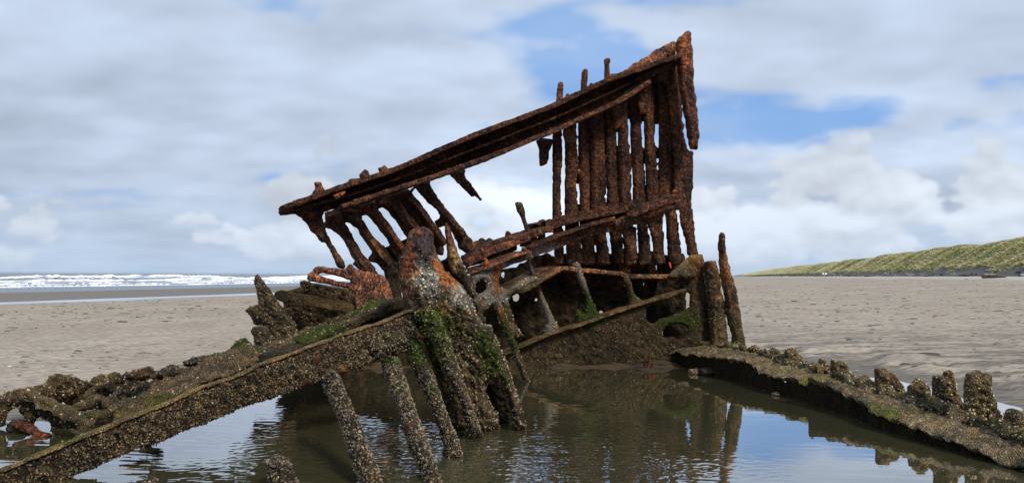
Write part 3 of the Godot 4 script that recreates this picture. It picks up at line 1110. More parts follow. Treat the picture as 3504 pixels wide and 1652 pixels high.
	bar(wreck, "beam_flange", [[955, 726, 14.9], [1176, 674, 15.13], [1361, 611, 15.37], [1517, 550, 15.6], [1683, 487, 15.83], [1808, 436, 16.07], [1919, 393, 16.3], [2089, 316, 16.53], [2200, 260, 16.77], [2310, 211, 17.0]], 0.045, 0.2, {b = 0.0, lump = 0.02, tint = Color(0.75, 0.75, 0.77)})
	bar(wreck, "beam_flange", [[1153, 716, 15.19], [1361, 647, 15.43], [1517, 594, 15.67], [1687, 533, 15.91], [1810, 480, 16.14], [1919, 437, 16.38], [2083, 363, 16.62], [2200, 286, 16.86]], 0.08, 0.8, {b = 0.0, lump = 0.03})
	slab(wreck, "torn_plate_flap", [[1170, 660, 14.45]], [1136, 669, 1180, 652, 1179, 662, 1164, 674, 1152, 683, 1145, 674], {t = 0.04, r = 0.03, e = 2, b = 0.0, warm = 0.5, tint = Color(1.5, 1.2, 1.2), label = "orange rusted flap torn from the plate"})
	# bulwark plank and posts above the beam
	slab(wreck, "bulwark_plank", [[1000, 950, 15.6], [2340, 950, 17.6]], [1960, 339, 1963, 327, 1985, 310, 2032, 290, 2065, 278, 2090, 254, 2119, 250, 2148, 236, 2163, 218, 2182, 214, 2192, 201, 2217, 194, 2242, 169, 2268, 158, 2304, 140, 2315, 143, 2313, 194, 2253, 221, 2184, 245, 2137, 259, 2079, 281, 2032, 303], {off = -0.3, t = 0.1, r = 0.04, e = 4, b = 0.0, flute = 0.012, warm = 0.08, tint = Color(2.5, 2.3, 2.25)})
	slab(wreck, "bulwark_post", [[1000, 950, 15.6], [2340, 950, 17.6]], [1911, 283, 1918, 279, 1927, 285, 1928, 312, 1925, 345, 1927, 361, 1903, 368, 1906, 312], {off = -0.28, t = 0.14, r = 0.08, e = 3, b = 0.0, warm = 0.05, tint = Color(1.5, 1.4, 1.35)})
	slab(wreck, "bulwark_post", [[1000, 950, 15.6], [2340, 950, 17.6]], [1934, 341, 1937, 323, 1943, 319, 1948, 321, 1947, 343, 1929, 350], {off = -0.28, t = 0.14, r = 0.08, e = 3, b = 0.0, warm = 0.05, tint = Color(1.5, 1.4, 1.35)})
	slab(wreck, "bulwark_post", [[1000, 950, 15.6], [2340, 950, 17.6]], [1990, 250, 1996, 236, 2003, 233, 2010, 238, 2011, 261, 2010, 299, 1987, 308, 1989, 276], {off = -0.28, t = 0.14, r = 0.08, e = 3, b = 0.0, warm = 0.05, tint = Color(1.5, 1.4, 1.35)})
	slab(wreck, "bulwark_post", [[1000, 950, 15.6], [2340, 950, 17.6]], [2014, 294, 2019, 285, 2025, 282, 2031, 288, 2031, 303, 2012, 307], {off = -0.28, t = 0.14, r = 0.08, e = 3, b = 0.0, warm = 0.05, tint = Color(1.5, 1.4, 1.35)})
	slab(wreck, "bulwark_post", [[1000, 950, 15.6], [2340, 950, 17.6]], [2068, 205, 2076, 199, 2085, 200, 2089, 205, 2085, 232, 2086, 270, 2068, 285, 2069, 240], {off = -0.28, t = 0.14, r = 0.08, e = 3, b = 0.0, warm = 0.05, tint = Color(1.5, 1.4, 1.35)})
	slab(wreck, "broken_bulwark_stub", [[1000, 950, 15.6], [2340, 950, 17.6]], [1071, 624, 1085, 619, 1098, 622, 1113, 656, 1116, 667, 1061, 689, 1060, 671, 1078, 645], {off = -0.4, t = 0.14, r = 0.06, e = 4, b = 0.0, warm = 0.1, tint = Color(1.35, 1.25, 1.2)})
	slab(wreck, "broken_bulwark_stub", [[1000, 950, 15.6], [2340, 950, 17.6]], [1226, 595, 1246, 580, 1257, 584, 1266, 601, 1290, 606, 1292, 612, 1233, 623], {off = -0.4, t = 0.14, r = 0.06, e = 4, b = 0.0, warm = 0.1, tint = Color(1.35, 1.25, 1.2)})
	slab(wreck, "broken_bulwark_stub", [[1000, 950, 15.6], [2340, 950, 17.6]], [1292, 574, 1310, 570, 1312, 559, 1337, 585, 1338, 595, 1300, 606], {off = -0.4, t = 0.14, r = 0.06, e = 4, b = 0.0, warm = 0.1, tint = Color(1.35, 1.25, 1.2)})
	slab(wreck, "broken_bulwark_stub", [[1000, 950, 15.6], [2340, 950, 17.6]], [1190, 622, 1198, 609, 1208, 613, 1229, 609, 1279, 598, 1282, 607, 1206, 639, 1190, 639], {off = -0.4, t = 0.14, r = 0.06, e = 4, b = 0.0, warm = 0.1, tint = Color(1.35, 1.25, 1.2)})
	slab(wreck, "broken_bulwark_stub", [[1000, 950, 15.6], [2340, 950, 17.6]], [994, 698, 1005, 685, 1042, 684, 1045, 692, 999, 707], {off = -0.4, t = 0.14, r = 0.06, e = 4, b = 0.0, warm = 0.1, tint = Color(1.35, 1.25, 1.2)})
	# frames under the right end of the beam, close together towards the stem
	var frame_0 := slab(wreck, "frame_rib", [[1000, 950, 15.6], [2340, 950, 17.6]], [1892, 429, 1892, 480, 1890, 553, 1891, 578, 1892, 643, 1891, 698, 1891, 749, 1893, 800, 1897, 844, 1896, 909, 1932, 907, 1927, 842, 1925, 798, 1921, 747, 1919, 698, 1916, 643, 1919, 578, 1924, 553, 1922, 480, 1922, 429], {off = -0.05, t = 0.16, r = 0.018, e = 2.5, lump = 0.014, warm = 0.05, flute = 0.018, tint = Color(0.85, 0.82, 0.82)})
	rivets(frame_0, [[1000, 950, 15.6], [2340, 950, 17.6]], [[1907, 429, 31], [1907, 480, 31], [1907, 553, 34], [1905, 578, 29], [1904, 643, 25], [1905, 698, 28], [1906, 748, 31], [1909, 799, 33], [1912, 843, 31], [1914, 908, 36]], -0.15, 0.08, 15.0)
	slab(wreck, "frame_flange", [[1000, 950, 15.6], [2340, 950, 17.6]], [1914, 429, 1914, 480, 1915, 553, 1911, 578, 1909, 643, 1911, 698, 1913, 748, 1917, 799, 1919, 843, 1927, 843, 1925, 799, 1921, 748, 1919, 698, 1917, 643, 1919, 578, 1923, 553, 1922, 480, 1922, 429], {off = 0.11, t = 0.3, r = 0.03, e = 4.0, lump = 0.03, warm = 0.0, tint = Color(0.7, 0.7, 0.72)})
	var frame_1 := slab(wreck, "frame_rib", [[1000, 950, 15.6], [2340, 950, 17.6]], [1933, 411, 1933, 480, 1935, 571, 1933, 625, 1934, 699, 1934, 749, 1936, 808, 1940, 910, 1994, 906, 1986, 804, 1978, 747, 1974, 697, 1971, 625, 1977, 571, 1971, 480, 1971, 411], {off = 0.05, t = 0.16, r = 0.018, e = 2.5, lump = 0.014, warm = 0.12, flute = 0.018, tint = Color(0.85, 0.82, 0.82)})
	rivets(frame_1, [[1000, 950, 15.6], [2340, 950, 17.6]], [[1952, 411, 38], [1952, 480, 38], [1956, 571, 42], [1952, 625, 38], [1954, 698, 41], [1956, 748, 45], [1961, 806, 51], [1967, 908, 54]], -0.05, 0.08, 15.0)
	slab(wreck, "frame_flange", [[1000, 950, 15.6], [2340, 950, 17.6]], [1961, 411, 1961, 480, 1966, 571, 1961, 625, 1964, 698, 1966, 749, 1973, 807, 1985, 805, 1978, 747, 1974, 698, 1971, 625, 1976, 571, 1971, 480, 1971, 411], {off = 0.21, t = 0.3, r = 0.03, e = 4.0, lump = 0.03, warm = 0.0, tint = Color(0.7, 0.7, 0.72)})
	var frame_2 := slab(wreck, "frame_rib", [[1000, 950, 15.6], [2340, 950, 17.6]], [1979, 389, 1979, 480, 1980, 590, 1984, 662, 1983, 735, 1985, 790, 1992, 845, 1995, 909, 2041, 907, 2036, 841, 2029, 786, 2023, 733, 2022, 660, 2018, 588, 2017, 480, 2017, 389], {off = 0.12, t = 0.16, r = 0.018, e = 2.5, lump = 0.014, warm = -0.1, flute = 0.018, tint = Color(0.85, 0.82, 0.82)})
	rivets(frame_2, [[1000, 950, 15.6], [2340, 950, 17.6]], [[1998, 389, 38], [1998, 480, 38], [1999, 589, 38], [2003, 661, 38], [2003, 734, 40], [2007, 788, 45], [2014, 843, 44], [2018, 908, 47]], 0.02, 0.08, 15.0)
	slab(wreck, "frame_flange", [[1000, 950, 15.6], [2340, 950, 17.6]], [2007, 389, 2007, 480, 2008, 589, 2012, 661, 2012, 734, 2017, 789, 2025, 844, 2035, 842, 2029, 787, 2022, 734, 2022, 661, 2018, 589, 2017, 480, 2017, 389], {off = 0.28, t = 0.3, r = 0.03, e = 4.0, lump = 0.03, warm = 0.0, tint = Color(0.7, 0.7, 0.72)})
	var frame_3 := slab(wreck, "frame_rib", [[1000, 950, 15.6], [2340, 950, 17.6]], [2018, 357, 2020, 481, 2022, 589, 2023, 661, 2024, 717, 2034, 808, 2043, 866, 2044, 909, 2088, 907, 2083, 862, 2074, 804, 2070, 715, 2069, 661, 2070, 589, 2066, 479, 2064, 357], {off = 0.0, t = 0.16, r = 0.018, e = 2.5, lump = 0.014, warm = 0.0, flute = 0.018, tint = Color(0.85, 0.82, 0.82)})
	rivets(frame_3, [[1000, 950, 15.6], [2340, 950, 17.6]], [[2041, 357, 47], [2043, 480, 47], [2046, 589, 49], [2046, 661, 47], [2047, 716, 46], [2054, 806, 40], [2063, 864, 40], [2066, 908, 44]], -0.1, 0.08, 15.0)
	slab(wreck, "frame_flange", [[1000, 950, 15.6], [2340, 950, 17.6]], [2052, 357, 2054, 480, 2058, 589, 2057, 661, 2058, 716, 2063, 806, 2072, 865, 2082, 863, 2073, 806, 2070, 716, 2069, 661, 2070, 589, 2066, 480, 2064, 357], {off = 0.16, t = 0.3, r = 0.03, e = 4.0, lump = 0.03, warm = 0.0, tint = Color(0.7, 0.7, 0.72)})
	var frame_4 := slab(wreck, "frame_rib", [[1000, 950, 15.6], [2340, 950, 17.6]], [2070, 335, 2071, 481, 2074, 590, 2077, 662, 2078, 713, 2086, 790, 2092, 845, 2093, 909, 2137, 907, 2132, 841, 2124, 786, 2120, 711, 2119, 660, 2114, 588, 2109, 479, 2102, 335], {off = 0.1, t = 0.16, r = 0.018, e = 2.5, lump = 0.014, warm = -0.05, flute = 0.018, tint = Color(0.85, 0.82, 0.82)})
	rivets(frame_4, [[1000, 950, 15.6], [2340, 950, 17.6]], [[2086, 335, 33], [2090, 480, 38], [2094, 589, 40], [2098, 661, 43], [2099, 712, 42], [2105, 788, 38], [2112, 843, 40], [2115, 908, 44]], 0.0, 0.08, 15.0)
	slab(wreck, "frame_flange", [[1000, 950, 15.6], [2340, 950, 17.6]], [2094, 335, 2099, 480, 2103, 589, 2108, 661, 2109, 712, 2114, 788, 2121, 844, 2131, 842, 2124, 788, 2119, 712, 2118, 661, 2113, 589, 2109, 480, 2102, 335], {off = 0.26, t = 0.3, r = 0.03, e = 4.0, lump = 0.03, warm = 0.0, tint = Color(0.7, 0.7, 0.72)})
	var frame_5 := slab(wreck, "frame_rib", [[1000, 950, 15.6], [2340, 950, 17.6]], [2112, 306, 2116, 480, 2115, 554, 2117, 626, 2121, 699, 2126, 772, 2135, 826, 2139, 909, 2179, 907, 2171, 822, 2166, 768, 2161, 697, 2157, 624, 2159, 552, 2148, 480, 2148, 306], {off = 0.0, t = 0.16, r = 0.018, e = 2.5, lump = 0.014, warm = -0.05, flute = 0.018, tint = Color(0.85, 0.82, 0.82)})
	rivets(frame_5, [[1000, 950, 15.6], [2340, 950, 17.6]], [[2130, 306, 36], [2132, 480, 33], [2137, 553, 45], [2137, 625, 40], [2141, 698, 41], [2146, 770, 40], [2153, 824, 36], [2159, 908, 40]], -0.1, 0.08, 15.0)
	slab(wreck, "frame_flange", [[1000, 950, 15.6], [2340, 950, 17.6]], [2139, 306, 2140, 480, 2147, 553, 2146, 625, 2151, 698, 2155, 770, 2162, 824, 2170, 824, 2165, 770, 2161, 698, 2156, 625, 2159, 553, 2148, 480, 2147, 306], {off = 0.16, t = 0.3, r = 0.03, e = 4.0, lump = 0.03, warm = 0.0, tint = Color(0.7, 0.7, 0.72)})
	var frame_6 := slab(wreck, "frame_rib", [[1000, 950, 15.6], [2340, 950, 17.6]], [2155, 284, 2159, 481, 2165, 590, 2167, 685, 2181, 772, 2185, 845, 2188, 910, 2232, 906, 2223, 841, 2213, 768, 2209, 681, 2203, 588, 2195, 479, 2191, 284], {off = 0.12, t = 0.16, r = 0.018, e = 2.5, lump = 0.014, warm = -0.05, flute = 0.018, tint = Color(0.85, 0.82, 0.82)})
	rivets(frame_6, [[1000, 950, 15.6], [2340, 950, 17.6]], [[2173, 284, 36], [2177, 480, 36], [2184, 589, 39], [2188, 683, 42], [2197, 770, 33], [2204, 843, 38], [2210, 908, 44]], 0.02, 0.08, 15.0)
	slab(wreck, "frame_flange", [[1000, 950, 15.6], [2340, 950, 17.6]], [2182, 284, 2186, 480, 2193, 589, 2198, 683, 2205, 770, 2213, 844, 2223, 842, 2213, 770, 2208, 683, 2203, 589, 2194, 480, 2190, 284], {off = 0.28, t = 0.3, r = 0.03, e = 4.0, lump = 0.03, warm = 0.0, tint = Color(0.7, 0.7, 0.72)})
	var frame_7 := slab(wreck, "frame_rib", [[1000, 950, 15.6], [2340, 950, 17.6]], [2201, 262, 2206, 481, 2209, 554, 2212, 626, 2213, 685, 2224, 772, 2235, 845, 2237, 909, 2277, 907, 2271, 841, 2264, 768, 2255, 681, 2250, 624, 2247, 552, 2238, 479, 2233, 262], {off = 0.02, t = 0.16, r = 0.018, e = 2.5, lump = 0.014, warm = 0.05, flute = 0.018, tint = Color(0.85, 0.82, 0.82)})
	rivets(frame_7, [[1000, 950, 15.6], [2340, 950, 17.6]], [[2217, 262, 33], [2222, 480, 32], [2228, 553, 39], [2231, 625, 39], [2234, 683, 42], [2244, 770, 40], [2253, 843, 36], [2257, 908, 40]], -0.08, 0.08, 15.0)
	slab(wreck, "frame_flange", [[1000, 950, 15.6], [2340, 950, 17.6]], [2225, 262, 2230, 480, 2237, 553, 2240, 625, 2244, 683, 2253, 771, 2262, 843, 2270, 843, 2263, 769, 2254, 683, 2250, 625, 2247, 553, 2238, 480, 2233, 262], {off = 0.18, t = 0.3, r = 0.03, e = 4.0, lump = 0.03, warm = 0.0, tint = Color(0.7, 0.7, 0.72)})
	var frame_8 := slab(wreck, "frame_rib", [[1000, 950, 15.6], [2340, 950, 17.6]], [2251, 242, 2255, 481, 2254, 589, 2254, 686, 2280, 737, 2283, 808, 2287, 910, 2335, 906, 2325, 804, 2314, 731, 2306, 680, 2306, 589, 2303, 479, 2285, 240], {off = 0.0, t = 0.16, r = 0.018, e = 2.5, lump = 0.014, warm = 0.08, flute = 0.018, tint = Color(0.85, 0.82, 0.82)})
	rivets(frame_8, [[1000, 950, 15.6], [2340, 950, 17.6]], [[2268, 241, 34], [2279, 480, 49], [2280, 589, 53], [2280, 683, 53], [2297, 734, 34], [2304, 806, 42], [2311, 908, 49]], -0.1, 0.08, 15.0)
	slab(wreck, "frame_flange", [[1000, 950, 15.6], [2340, 950, 17.6]], [2276, 241, 2291, 480, 2292, 589, 2292, 683, 2305, 735, 2314, 807, 2324, 805, 2313, 733, 2306, 683, 2306, 589, 2303, 480, 2284, 241], {off = 0.16, t = 0.3, r = 0.03, e = 4.0, lump = 0.03, warm = 0.0, tint = Color(0.7, 0.7, 0.72)})
	var frame_9 := slab(wreck, "frame_rib", [[1000, 950, 15.6], [2340, 950, 17.6]], [2295, 227, 2308, 481, 2309, 589, 2308, 660, 2336, 662, 2343, 589, 2336, 479, 2327, 225], {off = -0.1, t = 0.16, r = 0.018, e = 2.5, lump = 0.014, warm = 0.12, flute = 0.018, tint = Color(0.85, 0.82, 0.82)})
	rivets(frame_9, [[1000, 950, 15.6], [2340, 950, 17.6]], [[2311, 226, 33], [2322, 480, 29], [2326, 589, 34], [2322, 661, 29]], -0.2, 0.08, 15.0)
	slab(wreck, "frame_flange", [[1000, 950, 15.6], [2340, 950, 17.6]], [2319, 226, 2328, 480, 2334, 589, 2342, 589, 2336, 480, 2327, 226], {off = 0.06, t = 0.3, r = 0.03, e = 4.0, lump = 0.03, warm = 0.0, tint = Color(0.7, 0.7, 0.72)})
	slab(wreck, "frame_flange", [[1000, 950, 15.6], [2340, 950, 17.6]], [2010, 368, 2011, 632, 2010, 897, 2028, 897, 2027, 632, 2028, 368], {off = 0.24, t = 0.12, r = 0.03, e = 3, lump = 0.03, tint = Color(0.8, 0.8, 0.8), flute = 0.01})
	slab(wreck, "frame_flange", [[1000, 950, 15.6], [2340, 950, 17.6]], [1965, 567, 1966, 598, 1965, 629, 1987, 629, 1986, 598, 1987, 567], {off = 0.24, t = 0.12, r = 0.03, e = 3, lump = 0.03, tint = Color(0.8, 0.8, 0.8), flute = 0.01})
	slab(wreck, "frame_flange", [[1000, 950, 15.6], [2340, 950, 17.6]], [1970, 698, 1971, 727, 1970, 756, 1992, 756, 1991, 727, 1992, 698], {off = 0.24, t = 0.12, r = 0.03, e = 3, lump = 0.03, tint = Color(0.8, 0.8, 0.8), flute = 0.01})
	slab(wreck, "frame_flange", [[1000, 950, 15.6], [2340, 950, 17.6]], [2059, 346, 2060, 473, 2059, 600, 2081, 600, 2080, 473, 2081, 346], {off = 0.24, t = 0.12, r = 0.03, e = 3, lump = 0.03, tint = Color(0.8, 0.8, 0.8), flute = 0.01})
	slab(wreck, "frame_flange", [[1000, 950, 15.6], [2340, 950, 17.6]], [2064, 692, 2064, 724, 2064, 756, 2088, 756, 2088, 724, 2088, 692], {off = 0.24, t = 0.12, r = 0.03, e = 3, lump = 0.03, tint = Color(0.8, 0.8, 0.8), flute = 0.01})
	slab(wreck, "frame_flange", [[1000, 950, 15.6], [2340, 950, 17.6]], [2096, 320, 2096, 386, 2096, 453, 2120, 453, 2120, 386, 2120, 320], {off = 0.24, t = 0.12, r = 0.03, e = 3, lump = 0.03, tint = Color(0.8, 0.8, 0.8), flute = 0.01})
	slab(wreck, "frame_flange", [[1000, 950, 15.6], [2340, 950, 17.6]], [2102, 540, 2104, 637, 2102, 734, 2128, 734, 2126, 637, 2128, 540], {off = 0.24, t = 0.12, r = 0.03, e = 3, lump = 0.03, tint = Color(0.8, 0.8, 0.8), flute = 0.01})
	slab(wreck, "frame_flange", [[1000, 950, 15.6], [2340, 950, 17.6]], [2140, 291, 2140, 349, 2140, 407, 2164, 407, 2164, 349, 2164, 291], {off = 0.24, t = 0.12, r = 0.03, e = 3, lump = 0.03, tint = Color(0.8, 0.8, 0.8), flute = 0.01})
	slab(wreck, "frame_flange", [[1000, 950, 15.6], [2340, 950, 17.6]], [2144, 524, 2146, 549, 2144, 574, 2170, 574, 2168, 549, 2170, 524], {off = 0.24, t = 0.12, r = 0.03, e = 3, lump = 0.03, tint = Color(0.8, 0.8, 0.8), flute = 0.01})
	slab(wreck, "frame_flange", [[1000, 950, 15.6], [2340, 950, 17.6]], [2154, 683, 2154, 712, 2154, 741, 2178, 741, 2178, 712, 2178, 683], {off = 0.24, t = 0.12, r = 0.03, e = 3, lump = 0.03, tint = Color(0.8, 0.8, 0.8), flute = 0.01})
	slab(wreck, "frame_flange", [[1000, 950, 15.6], [2340, 950, 17.6]], [2182, 273, 2184, 344, 2182, 415, 2208, 415, 2206, 344, 2208, 273], {off = 0.24, t = 0.12, r = 0.03, e = 3, lump = 0.03, tint = Color(0.8, 0.8, 0.8), flute = 0.01})
	slab(wreck, "frame_flange", [[1000, 950, 15.6], [2340, 950, 17.6]], [2192, 516, 2194, 538, 2192, 560, 2218, 560, 2216, 538, 2218, 516], {off = 0.24, t = 0.12, r = 0.03, e = 3, lump = 0.03, tint = Color(0.8, 0.8, 0.8), flute = 0.01})
	slab(wreck, "frame_flange", [[1000, 950, 15.6], [2340, 950, 17.6]], [2200, 632, 2202, 669, 2200, 705, 2226, 705, 2224, 669, 2226, 632], {off = 0.24, t = 0.12, r = 0.03, e = 3, lump = 0.03, tint = Color(0.8, 0.8, 0.8), flute = 0.01})
	slab(wreck, "frame_flange", [[1000, 950, 15.6], [2340, 950, 17.6]], [2228, 255, 2228, 340, 2228, 426, 2256, 426, 2256, 340, 2256, 255], {off = 0.24, t = 0.12, r = 0.03, e = 3, lump = 0.03, tint = Color(0.8, 0.8, 0.8), flute = 0.01})
	slab(wreck, "frame_flange", [[1000, 950, 15.6], [2340, 950, 17.6]], [2238, 511, 2238, 527, 2238, 543, 2262, 543, 2262, 527, 2262, 511], {off = 0.24, t = 0.12, r = 0.03, e = 3, lump = 0.03, tint = Color(0.8, 0.8, 0.8), flute = 0.01})
	slab(wreck, "frame_flange", [[1000, 950, 15.6], [2340, 950, 17.6]], [2242, 580, 2242, 646, 2242, 712, 2266, 712, 2266, 646, 2266, 580], {off = 0.24, t = 0.12, r = 0.03, e = 3, lump = 0.03, tint = Color(0.8, 0.8, 0.8), flute = 0.01})
	slab(wreck, "frame_flange", [[1000, 950, 15.6], [2340, 950, 17.6]], [2282, 241, 2284, 322, 2282, 404, 2312, 404, 2310, 322, 2312, 241], {off = 0.24, t = 0.12, r = 0.03, e = 3, lump = 0.03, tint = Color(0.8, 0.8, 0.8), flute = 0.01})
	slab(wreck, "frame_flange", [[1000, 950, 15.6], [2340, 950, 17.6]], [2286, 462, 2287, 580, 2286, 698, 2326, 698, 2325, 580, 2326, 462], {off = 0.24, t = 0.12, r = 0.03, e = 3, lump = 0.03, tint = Color(0.8, 0.8, 0.8), flute = 0.01})
	slab(wreck, "rust_bridge", [[1000, 950, 15.6], [2340, 950, 17.6]], [2103, 529, 2115, 520, 2128, 529, 2128, 543, 2115, 540, 2103, 545], {off = 0.1, t = 0.08, r = 0.04, e = 3, warm = 0.25})
	slab(wreck, "rust_bridge", [[1000, 950, 15.6], [2340, 950, 17.6]], [2186, 511, 2199, 502, 2211, 511, 2211, 525, 2199, 522, 2186, 527], {off = 0.1, t = 0.08, r = 0.04, e = 3, warm = 0.25})
	slab(wreck, "rust_bridge", [[1000, 950, 15.6], [2340, 950, 17.6]], [2235, 511, 2248, 502, 2260, 511, 2260, 525, 2248, 522, 2235, 527], {off = 0.1, t = 0.08, r = 0.04, e = 3, warm = 0.25})
	slab(wreck, "rust_bridge", [[1000, 950, 15.6], [2340, 950, 17.6]], [2099, 560, 2112, 551, 2124, 560, 2124, 574, 2112, 571, 2099, 576], {off = 0.1, t = 0.08, r = 0.04, e = 3, warm = 0.25})
	slab(wreck, "rust_bridge", [[1000, 950, 15.6], [2340, 950, 17.6]], [1965, 583, 1978, 574, 1990, 583, 1990, 598, 1978, 594, 1965, 600], {off = 0.1, t = 0.08, r = 0.04, e = 3, warm = 0.25})
	slab(wreck, "frame_stub", [[1000, 950, 15.6], [2340, 950, 17.6]], [1834, 480, 1845, 509, 1844, 531, 1845, 554, 1848, 571, 1871, 560, 1873, 551, 1877, 547, 1879, 520, 1889, 496, 1891, 476, 1854, 473], {off = -0.05, t = 0.12, r = 0.03, e = 3, warm = 0.05})
	slab(wreck, "knee_bracket", [[1000, 950, 15.6], [2340, 950, 17.6]], [2186, 298, 2235, 254, 2228, 334, 2222, 388, 2192, 390, 2184, 356], {off = -0.2, t = 0.07, r = 0.03, e = 3, b = 0.0, lump = 0.02})
	slab(wreck, "knee_bracket", [[1000, 950, 15.6], [2340, 950, 17.6]], [2090, 359, 2137, 312, 2148, 312, 2139, 406, 2108, 446, 2101, 428], {off = -0.2, t = 0.07, r = 0.03, e = 3, b = 0.0, lump = 0.02})
	slab(wreck, "knee_bracket", [[1000, 950, 15.6], [2340, 950, 17.6]], [2235, 258, 2308, 200, 2315, 298, 2286, 298, 2268, 281, 2239, 283], {off = -0.2, t = 0.07, r = 0.03, e = 3, b = 0.0, lump = 0.02})
	slab(wreck, "knee_bracket", [[1000, 950, 15.6], [2340, 950, 17.6]], [1925, 443, 1963, 428, 1967, 479, 1956, 490, 1936, 488, 1927, 464], {off = -0.2, t = 0.07, r = 0.03, e = 3, b = 0.0, lump = 0.02})
	# the stem
	var stem := slab(wreck, "stem_post", [[2340, 300, 16.9], [2360, 700, 16.95]], [2356, 106, 2364, 113, 2366, 134, 2371, 200, 2375, 240, 2373, 283, 2382, 334, 2391, 414, 2394, 472, 2388, 477, 2388, 512, 2360, 511, 2355, 479, 2348, 435, 2340, 388, 2331, 334, 2322, 269, 2315, 203, 2313, 140, 2326, 125], {t = 0.3, r = 0.08, e = 4, b = 0.0, flute = 0.02, lump = 0.035, warm = 0.2, tint = Color(1.6, 1.4, 1.35)})
	rivets(stem, [[2340, 300, 16.9], [2360, 700, 16.95]], [[2347, 261, 29], [2362, 352, 33], [2376, 443, 33], [2376, 497, 22]], -0.16, 0.25, 22.0)
	slab(wreck, "stem_web", [[1000, 950, 15.6], [2340, 950, 17.6]], [2282, 276, 2308, 203, 2317, 261, 2324, 334, 2332, 388, 2338, 443, 2344, 487, 2356, 516, 2371, 517, 2372, 589, 2372, 643, 2366, 661, 2367, 698, 2373, 752, 2380, 817, 2389, 864, 2395, 875, 2353, 875, 2349, 828, 2335, 785, 2330, 763, 2326, 719, 2340, 694, 2308, 661, 2306, 553, 2302, 480, 2295, 406, 2288, 334], {off = -0.2, t = 0.16, r = 0.05, e = 4, lump = 0.03, warm = 0.1, flute = 0.01})
	# lower deck stringers across the frames
	bar(wreck, "stringer", [[1585, 889, 16.1], [1650, 858, 16.2], [1729, 827, 16.3], [1762, 814, 16.35], [1812, 799, 16.5], [1861, 784, 16.6], [1847, 775, 16.7], [1909, 756, 16.75], [2003, 734, 16.85], [2090, 716, 16.95], [2148, 703, 17.0], [2199, 690, 17.05]], 0.14, 0.5, {b = 0.0, lump = 0.03})
	bar(wreck, "stringer", [[1822, 796, 16.55], [1909, 770, 16.65], [2003, 746, 16.75], [2090, 730, 16.85], [2148, 716, 16.9]], 0.07, 0.4, {b = 0.0, lump = 0.03})
	slab(wreck, "stringer_face", [[1000, 950, 15.6], [2340, 950, 17.6]], [1793, 853, 1854, 826, 1909, 804, 1963, 788, 2025, 766, 2054, 757, 2101, 748, 2115, 756, 2117, 788, 2054, 799, 2003, 812, 1952, 833, 1891, 857, 1836, 875, 1798, 888], {off = -0.55, t = 0.1, r = 0.03, e = 3, b = 0.0, lump = 0.02, warm = 0.12, stain = true, tint = Color(1.15, 1.1, 1.1)})
	bar(wreck, "stringer", [[1793, 853, 16.0], [1854, 826, 16.1], [1909, 804, 16.2], [1963, 787, 16.3], [2025, 766, 16.4], [2101, 747, 16.5]], 0.06, 0.34, {b = 0.0, lump = 0.02})
	bar(wreck, "stringer", [[1588, 889, 15.9], [1645, 853, 16.0], [1698, 830, 16.1], [1773, 808, 16.2]], 0.11, 0.3, {b = 0.0, lump = 0.03})
	bar(wreck, "stringer", [[1587, 903, 15.7], [1651, 870, 15.8], [1716, 844, 15.9], [1770, 825, 16.0], [1804, 808, 16.1]], 0.12, 0.3, {b = 0.0, lump = 0.03, tint = Color(1.3, 1.2, 1.2)})
	slab(wreck, "stringer_web", [[1560, 900, 16.2], [1780, 840, 16.5]], [1660, 870, 1767, 833, 1769, 858, 1735, 870, 1679, 891, 1594, 917, 1593, 902], {t = 0.06, r = 0.03, b = 0.0, tint = Color(0.7, 0.7, 0.7)})
	bar(wreck, "stringer", [[1594, 928, 15.5], [1654, 908, 15.6], [1710, 884, 15.7], [1776, 863, 15.85]], 0.06, 0.3, {b = 0.0, lump = 0.02, warm = 0.2})
	slab(wreck, "stringer_end", [[1600, 940, 15.4], [1830, 870, 15.9]], [1599, 935, 1654, 914, 1698, 899, 1760, 874, 1807, 858, 1821, 856, 1822, 883, 1807, 889, 1767, 900, 1735, 914, 1710, 925, 1698, 928, 1654, 933, 1610, 942], {t = 0.09, r = 0.035, e = 3, b = 0.35, stain = true, warm = 0.2})
	bar(wreck, "stringer", [[1598, 935, 15.25], [1654, 916, 15.35], [1698, 899, 15.45], [1760, 873, 15.6], [1807, 858, 15.75]], 0.05, 0.24, {b = 0.15, lump = 0.02, tint = Color(2.0, 1.7, 1.6)})
	slab(wreck, "tall_stub", [[1790, 700, 16.3], [1800, 800, 16.3]], [1762, 692, 1777, 689, 1787, 695, 1794, 718, 1800, 751, 1814, 791, 1814, 802, 1800, 806, 1792, 777, 1784, 748, 1772, 728, 1764, 705], {t = 0.14, r = 0.07, e = 3, b = 0.3, warm = 0.1})
	slab(wreck, "frame_stub", [[1000, 950, 15.6], [2340, 950, 17.6]], [1828, 784, 1838, 766, 1845, 753, 1860, 750, 1867, 758, 1866, 791, 1867, 820, 1863, 830, 1842, 830, 1838, 794], {off = -0.15, t = 0.14, r = 0.05, e = 4, b = 0.0})
	slab(wreck, "ochre_plate", [[1000, 950, 15.6], [2340, 950, 17.6]], [1779, 820, 1812, 804, 1838, 797, 1843, 832, 1809, 850, 1779, 843], {off = -0.25, t = 0.05, r = 0.03, b = 0.0, warm = 0.55, tint = Color(1.5, 1.5, 1.0), label = "ochre rusted plate behind the stringer"})
	slab(wreck, "torn_plate", [[1000, 950, 15.6], [2340, 950, 17.6]], [1728, 815, 1729, 801, 1734, 786, 1749, 802, 1762, 802, 1777, 813, 1729, 833, 1703, 833], {off = -0.1, t = 0.08, r = 0.03, e = 4, b = 0.0})
